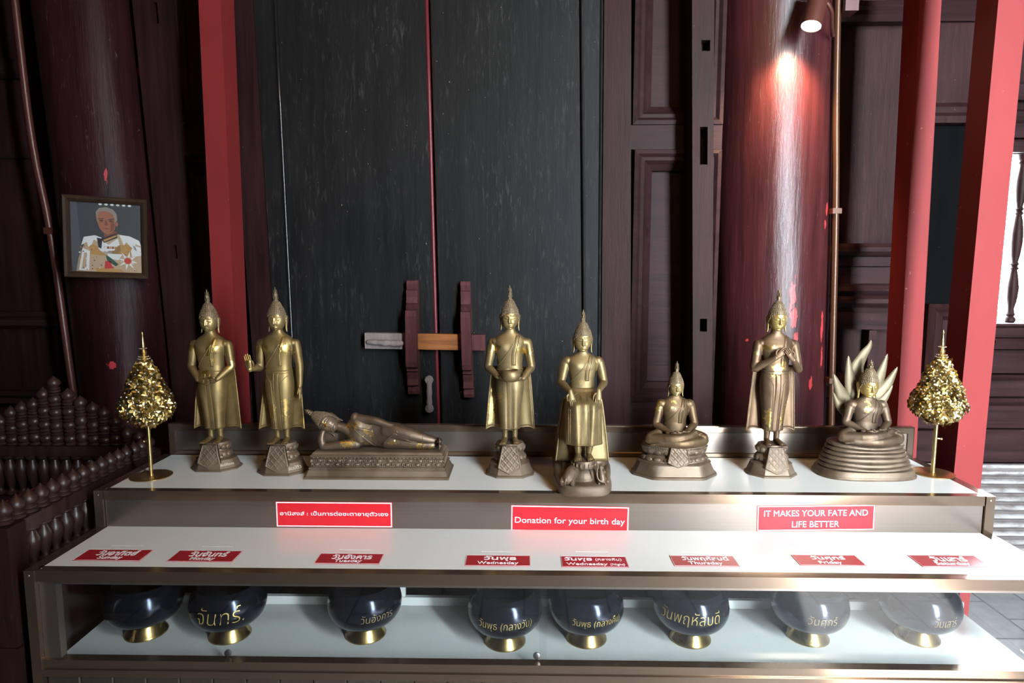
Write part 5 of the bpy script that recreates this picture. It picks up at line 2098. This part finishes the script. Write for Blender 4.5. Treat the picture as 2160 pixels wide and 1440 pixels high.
for i in range(len(g.v) - 1, -1, -1):
    pass
pet = G().lathe([(.036, .078), (.039, .083), (.038, .090), (.036, .096), (.035, .1015)], 30)
for j in range(18):
    a = 2 * PI * (j + .5) / 18
    pet.ell((.0385 * math.cos(a), .0385 * math.sin(a), .088), (.0035, .0035, .0075), 8, 6)
pet.xf(Matrix.Translation((0, -.064, 0)))
part('lotus_footrest', pet, M['plinth'], root, 40)
# body
T5 = Matrix.Translation((0, .028, .290)) @ Matrix.Diagonal((.93, .95, .80, 1)) @ Matrix.Translation((0, 0, -.205))
g = G().loft(torso_rings(.185, .408)).xf(T5)
for s in (-1, 1):
    g.ell((s * .049, .028, .405), (.0185, .0180, .0160))
    g.tube([(s * .024, .024, .285), (s * .028, -.010, .277), (s * .0305, -.044, .270)], [.024, .020, .018], 16, sub=3)
    g.tube([(s * .0305, -.046, .270), (s * .029, -.052, .235), (s * .0245, -.052, .185), (s * .019, -.052, .140), (s * .0165, -.050, .118)], [.0180, .0180, .0160, .0115, .0095], 14, sub=3)
arm(g, (-.056, .028, .400), (-.069, .020, .335), (-.045, -.040, .316), .95)
arm(g, (.056, .028, .400), (.070, .020, .335), (.047, -.040, .318), .95)
g.solid(VOX, 8)
hand(g, (-.044, -.046, .316), (.22, -.42, -1), (.1, -1, .2), (-1, 0, 0), .050, .15)
hand(g, (.046, -.046, .318), (-.10, -.42, -1), (0, .7, -.4), (-1, 0, 0), .050, .3)
for s in (-1, 1):
    foot(g, s * .0165, -.046, .1015, s * .10, .050)
part('body', g, M['b5'], root, True)
sg = sash_geo().xf(T5)
# robe from the waist over the knees down to the hem
lv = [(.320, .0405, -.002, .056), (.306, .0440, -.014, .058), (.296, .0500, -.040, .058), (.288, .0545, -.062, .056), (.278, .0570, -.076, .052), (.262, .0580, -.083, .046), (.235, .0585, -.084, .036), (.205, .0590, -.082, .024), (.175, .0600, -.080, .012), (.150, .0615, -.079, .004), (.146, .0610, -.077, .002)]


def rob(z, x):
    zz_ = [q[0] for q in lv][::-1]
    W, y0_, y1_ = [float(np.interp(z, zz_, [q[k] for q in lv][::-1])) for k in (1, 2, 3)]
    q = max(0.0, 1 - (abs(x) / W) ** 3) ** (1 / 3)
    lg = max(0, min(1, (.300 - z) / .03))
    ym = (y0_ + y1_) / 2
    y = ym - (ym - y0_) * q
    y += lg * q * (.0150 * (1 - gauss(abs(x) - .029 + .05 * (.28 - z), .0165)) - .0090 * gauss(x, .0105))
    return W, ym, y1_, y


rings = []
for z in np.linspace(.146, .320, 40):
    ring = []
    W, ym, y1_, _ = rob(z, 0)
    for x in np.linspace(-1, 1, 49):
        x = W * math.sin(x * PI / 2)
        ring.append((x, rob(z, x)[3], z))
    for x in np.linspace(1, -1, 15)[1:-1]:
        x_ = W * math.sin(x * PI / 2)
        ring.append((x_, ym + (y1_ - ym) * math.cos(x * PI / 2) ** .7, z))
    rings.append(ring)
rb = G().loft(rings)
for u in (-1, 1):
    for d in (.0085, .0125):
        rb.tube([(u * (d + .0015 * (.30 - z) / .15), rob(z, u * (d + .0015 * (.30 - z) / .15))[3] - .0005, z) for z in np.linspace(.147, .300, 18)], .0012, 6)
    for d in (.045, .050):
        rb.tube([(u * d, rob(z, u * d)[3] - .0005, z) for z in np.linspace(.147, .262, 14)], .0011, 6)
    rb.tube([(u * x, rob(zc, u * x)[3] - .0006, zc) for x, zc in ((.0085, .297), (.014, .303), (.022, .305), (.031, .300), (.040, .290))], .0012, 6)
W = rob(.150, 0)[0]
rb.tube([(x, rob(.149, x)[3] - .0005, .149) for x in W * np.sin(np.linspace(-1, 1, 40) * PI / 2)], .0013, 6)
rb.join(sg)
pts = [(T5 @ V3((torso_at(.235)[0] * 1.02 * math.cos(a), torso_at(.235)[1] * 1.02 * math.sin(a), .235))) for a in np.linspace(0, 2 * PI, 30)]
rb.tube(pts, .0015, 6)
part('robe', rb, M['b5'], root, True)
# cloth falling over the rock on both sides
P = []
for t in np.linspace(0, 1, 20):
    row = []
    for u in np.linspace(-1, 1, 30):
        wx = .060 + .026 * t ** .8
        x = u * wx
        y = .002 - .012 * t - .010 * math.cos(u * PI / 2) + .03 * max(0, abs(u) - .85)
        row.append((x, y, .285 - .205 * t))
    P.append(row)
g = G().grid(P, thick=(0, .012, 0))
for c in (0, 29):
    g.tube([(r[c][0], r[c][1], r[c][2]) for r in P], .0032, 8)
part('draped_cloth', g, M['b5'], root, True)
add_head(root, .290 + (.428 - .205) * .80 + .004, M['bface'], .024, R(3), .96, .044)
# elephant offering with raised trunk
g = G()
ex, ey = -.042, -.092
g.tube([(ex - .006, ey - .022, .050), (ex, ey, .060), (ex + .006, ey + .016, .068)], [(.016, .015), (.0195, .019), (.015, .016)], 16, sub=3)
g.ell((ex + .010, ey + .028, .079), (.0135, .0135, .0145))
for s in (-1, 1):
    g.ell((ex + .010 + s * .0140, ey + .026, .079), (.0035, .0085, .0105))
    g.tube([(ex + s * .011, ey + .012, .058), (ex + s * .013, ey + .018, .045), (ex + s * .013, ey + .024, .036)], [.0075, .0065, .006], 10)
    g.tube([(ex - .006 + s * .012, ey - .020, .050), (ex - .006 + s * .015, ey - .030, .043), (ex - .006 + s * .015, ey - .024, .036)], [.0085, .0075, .0065], 10)
    g.tube([(ex + .010 + s * .006, ey + .040, .074), (ex + .012 + s * .008, ey + .048, .073), (ex + .012 + s * .008, ey + .053, .077)], [.0022, .0018, .0008], 8)
g.tube([(ex + .011, ey + .038, .078), (ex + .012, ey + .050, .084), (ex + .013, ey + .053, .098), (ex + .016, ey + .047, .110), (ex + .019, ey + .048, .117)], [.0070, .0058, .0046, .0038, .0032], 12, sub=3)
g.tube([(ex - .008, ey - .034, .056), (ex - .010, ey - .039, .046), (ex - .010, ey - .037, .038)], [.0022, .0018, .0022], 8, sub=2)
g.solid(.0013, 2)
g.xf(Matrix.Translation((ex, ey, .036)) @ Matrix.Rotation(R(-14), 4, 'Z') @ Matrix.Scale(1.12, 4) @ Matrix.Translation((-ex, -ey, -.036)))
part('elephant_figure', g, M['plinth'], root, True)
# monkey kneeling, arms lifted, tail up
g = G()
mx, my = .054, -.098
g.tube([(mx + .002, my - .004, .044), (mx, my, .058), (mx - .002, my + .004, .070)], [(.0105, .010), (.0110, .0105), (.0085, .0075)], 14, sub=3)
g.ell((mx - .003, my + .007, .0815), (.0075, .0080, .0085))
g.ell((mx - .004, my + .0135, .0795), (.0042, .0045, .0038))
for s in (-1, 1):
    g.ell((mx - .003 + s * .0078, my + .006, .083), (.0018, .0025, .0030))
    g.tube([(mx + s * .009, my + .004, .070), (mx + s * .012, my + .014, .064), (mx + s * .006, my + .024, .072)], [.0036, .0032, .0028], 10, sub=2)
    g.tube([(mx + s * .007, my, .046), (mx + s * .012, my + .014, .046), (mx + s * .011, my + .010, .037), (mx + s * .010, my - .012, .0355)], [.0062, .0055, .0042, .0036], 10, sub=2)
g.ell((mx, my + .027, .074), (.006, .005, .0055))
g.tube([(mx + .001, my - .012, .042), (mx - .012, my - .014, .050), (mx - .017, my - .012, .070), (mx - .014, my - .010, .092), (mx - .018, my - .010, .108)], [.0028, .0028, .0030, .0026, .0010], 10, sub=3)
g.solid(.0012, 2)
part('monkey_figure', g, M['plinth'], root, True)

# --- reclining statue
M['b3h'] = bronze('brown_bronze_gold_face', (.09, .062, .042), (.17, .118, .08), 0.0, 0.55, (0.34, 0.5), dust=.3, leafpos=[((0, -.03, -.008), (.014, .03, .022))], leafcol=(.70, .47, .13))
root = empty('reclining_statue', (-.498, 2.192, H1), 'reclining bronze statue with head propped on its hand, on a long petal-carved plinth', 'statue', 'birthday statues on the top shelf')
g = G()
BXh, BYh = .2445, .079
lev = [(0, 0), (.007, 0), (.0085, .003), (.010, .005), (.026, .012), (.028, .015), (.031, .0145), (.034, .012), (.0365, .014), (.038, .022), (.045, .024), (.052, .026), (.053, .022), (.064, .020), (.066, .024), (.069, .024), (.071, .020), (.078, .018), (.080, .022), (.086, .026), (.088, .030)]
g.loft([[(-BXh + i, -BYh + i, z), (BXh - i, -BYh + i, z), (BXh - i, BYh - i, z), (-BXh + i, BYh - i, z)] for z, i in lev])
ped = part('pedestal', g, M['plinth'], root)
g = G()


def petal_run(p0, p1, n, out):
    p0, p1 = V3(p0), V3(p1)
    d = (p1 - p0) / n
    dn = d.normalized()
    o = V3(out)
    rot = Matrix((dn, o, V3((0, 0, 1)))).transposed()
    for k in range(n):
        for row, (zc, up, sh) in enumerate(((.0455, 1, .5), (.0590, -1, 1.0))):
            c = p0 + d * (k + sh * .5 + .25) + V3((0, 0, zc))
            w = d.length * .34
            g.ell(c, (w * .80, .0050, .0058), 10, 6, rot=rot)
            arc = []
            for a in np.linspace(-.15 * PI, 1.15 * PI, 12):
                arc.append(c + dn * (w * math.cos(a)) + o * .0035 + V3((0, 0, -up * .0064 * math.sin(a))))
            g.tube(arc, .0013, 6, rnd=False)
            q = c + dn * d.length * .5
            g.ell(q, (w * .22, .0045, .0062), 8, 6, rot=rot)
    L = (p1 - p0).length
    nb = int(L / .0052)
    for k in range(nb):
        g.ell(p0 + (p1 - p0) * ((k + .5) / nb) + V3((0, 0, .0745)), (.0021,) * 3, 6, 4)
    nb = int(L / .0125)
    for k in range(nb):
        g.ell(p0 + (p1 - p0) * ((k + .5) / nb) + V3((0, 0, .0685)), (.0048, .0030, .0026), 6, 4, rot=rot)


petal_run((-BXh + .022, -BYh + .022, 0), (BXh - .022, -BYh + .022, 0), 13, (0, -1, 0))
petal_run((BXh - .022, -BYh + .022, 0), (BXh - .022, BYh - .022, 0), 4, (1, 0, 0))
petal_run((-BXh + .022, BYh - .022, 0), (-BXh + .022, -BYh + .022, 0), 4, (-1, 0, 0))
part('lotus_petals', g, M['plinth'], ped, True)


def lay(p):
    x, y, z = p
    X = .037 - (z - .205) * .87
    Z = .131 + (.037 - X) * .14 + x * 1.0
    return (X, y * .95 + .004, Z)


g = G().loft([[lay(p) for p in r] for r in torso_rings(.185, .40)])
g.ell((-.086, .002, .193), (.018, .020, .020))
arm(g, (-.084, .000, .192), (-.012, -.014, .187), (.056, -.016, .166))
g.tube([(-.080, -.012, .106), (-.13, -.022, .104), (-.170, -.026, .100), (-.192, -.026, .099)], [.018, .0165, .0145, .0135], 14, sub=2)
g.tube([(-.192, -.026, .100), (-.199, -.022, .125), (-.194, -.012, .150)], [.0135, .0120, .0095], 14, sub=2)
g.tube([(.020, .0, .150), (.060, -.008, .148), (.110, -.012, .136), (.155, -.010, .124), (.190, -.006, .116)], [.031, .030, .0255, .0195, .0130], 18, sub=3)
g.tube([(.020, .0, .116), (.060, -.004, .113), (.110, -.010, .108), (.155, -.010, .103), (.190, -.008, .100)], [.028, .026, .0215, .0165, .0120], 18, sub=3)
for zz, yy in ((.116, 0.0), (.100, -.002)):
    g.tube([(.186, yy, zz), (.200, yy - .002, zz), (.208, yy - .020, zz + .004), (.208, yy - .036, zz + .006)], [(.010, .011), (.011, .012), (.0085, .010), (.006, .009)], 12, sub=2)
g.tube([(-.108, .002, .150), (-.135, .000, .160), (-.155, -.002, .168)], [.020, .0165, .0165], 14)
g.solid(VOX, 8)
hand(g, (.054, -.020, .167), (1, -.16, -.32), (0, .5, -.8), (0, -1, -.2), .052, .25)
hand(g, (-.194, -.014, .148), (.22, .25, 1), (.8, .2, -.3), (0, -1, .2), .046, .2)
for k in range(5):
    g.tube([(.209, -.034, .115 + .0040 * k), (.210, -.044, .116 + .0042 * k)], .0024, 8)
    g.tube([(.209, -.038, .099 + .0032 * k), (.210, -.047, .099 + .0034 * k)], .0022, 8)
part('body', g, M['b3'], root, True)
g = sash_geo()
g.v = [lay(p) for p in g.v]
for zc, ra, rb_ in ((.122, .0205, .0205),):
    pass
for x, c, r in ((.150, (-.010, .1245), .0212), (.150, (-.010, .1035), .0180), (.030, (-.002, .138), .047)):
    if r < .03:
        g.tube([(x, c[0] + r * math.cos(a), c[1] + r * math.sin(a)) for a in np.linspace(PI * .6, PI * 1.75, 14)], .0012, 6)
g.tube([(.052, -.038, .150), (.078, -.035, .138), (.10, -.033, .124), (.13, -.028, .116), (.18, -.019, .1085)], .0014, 6, sub=3)
g.tube([(.080, -.020, .168), (.060, -.036, .150), (.030, -.038, .128), (.018, -.036, .110)], .0014, 6, sub=3)
part('sash', g, M['b3'], root, True)
g = G().hexa([(-.196, .000, .087), (-.150, .000, .087), (-.150, .022, .087), (-.196, .022, .087)], [(-.196, .000, .148), (-.148, .000, .138), (-.148, .022, .138), (-.196, .022, .148)])
part('head_support', g, M['b3'], root)
hdM = Matrix.Translation((-.178, -.008, .178)) @ Matrix.Rotation(R(-62), 4, 'Y') @ Matrix.Rotation(R(-4), 4, 'X') @ Matrix.Scale(.98, 4)
add_head(root, 0, M['bface3'] if 'bface3' in M else M['b3h'], M4=hdM, fin=.034)
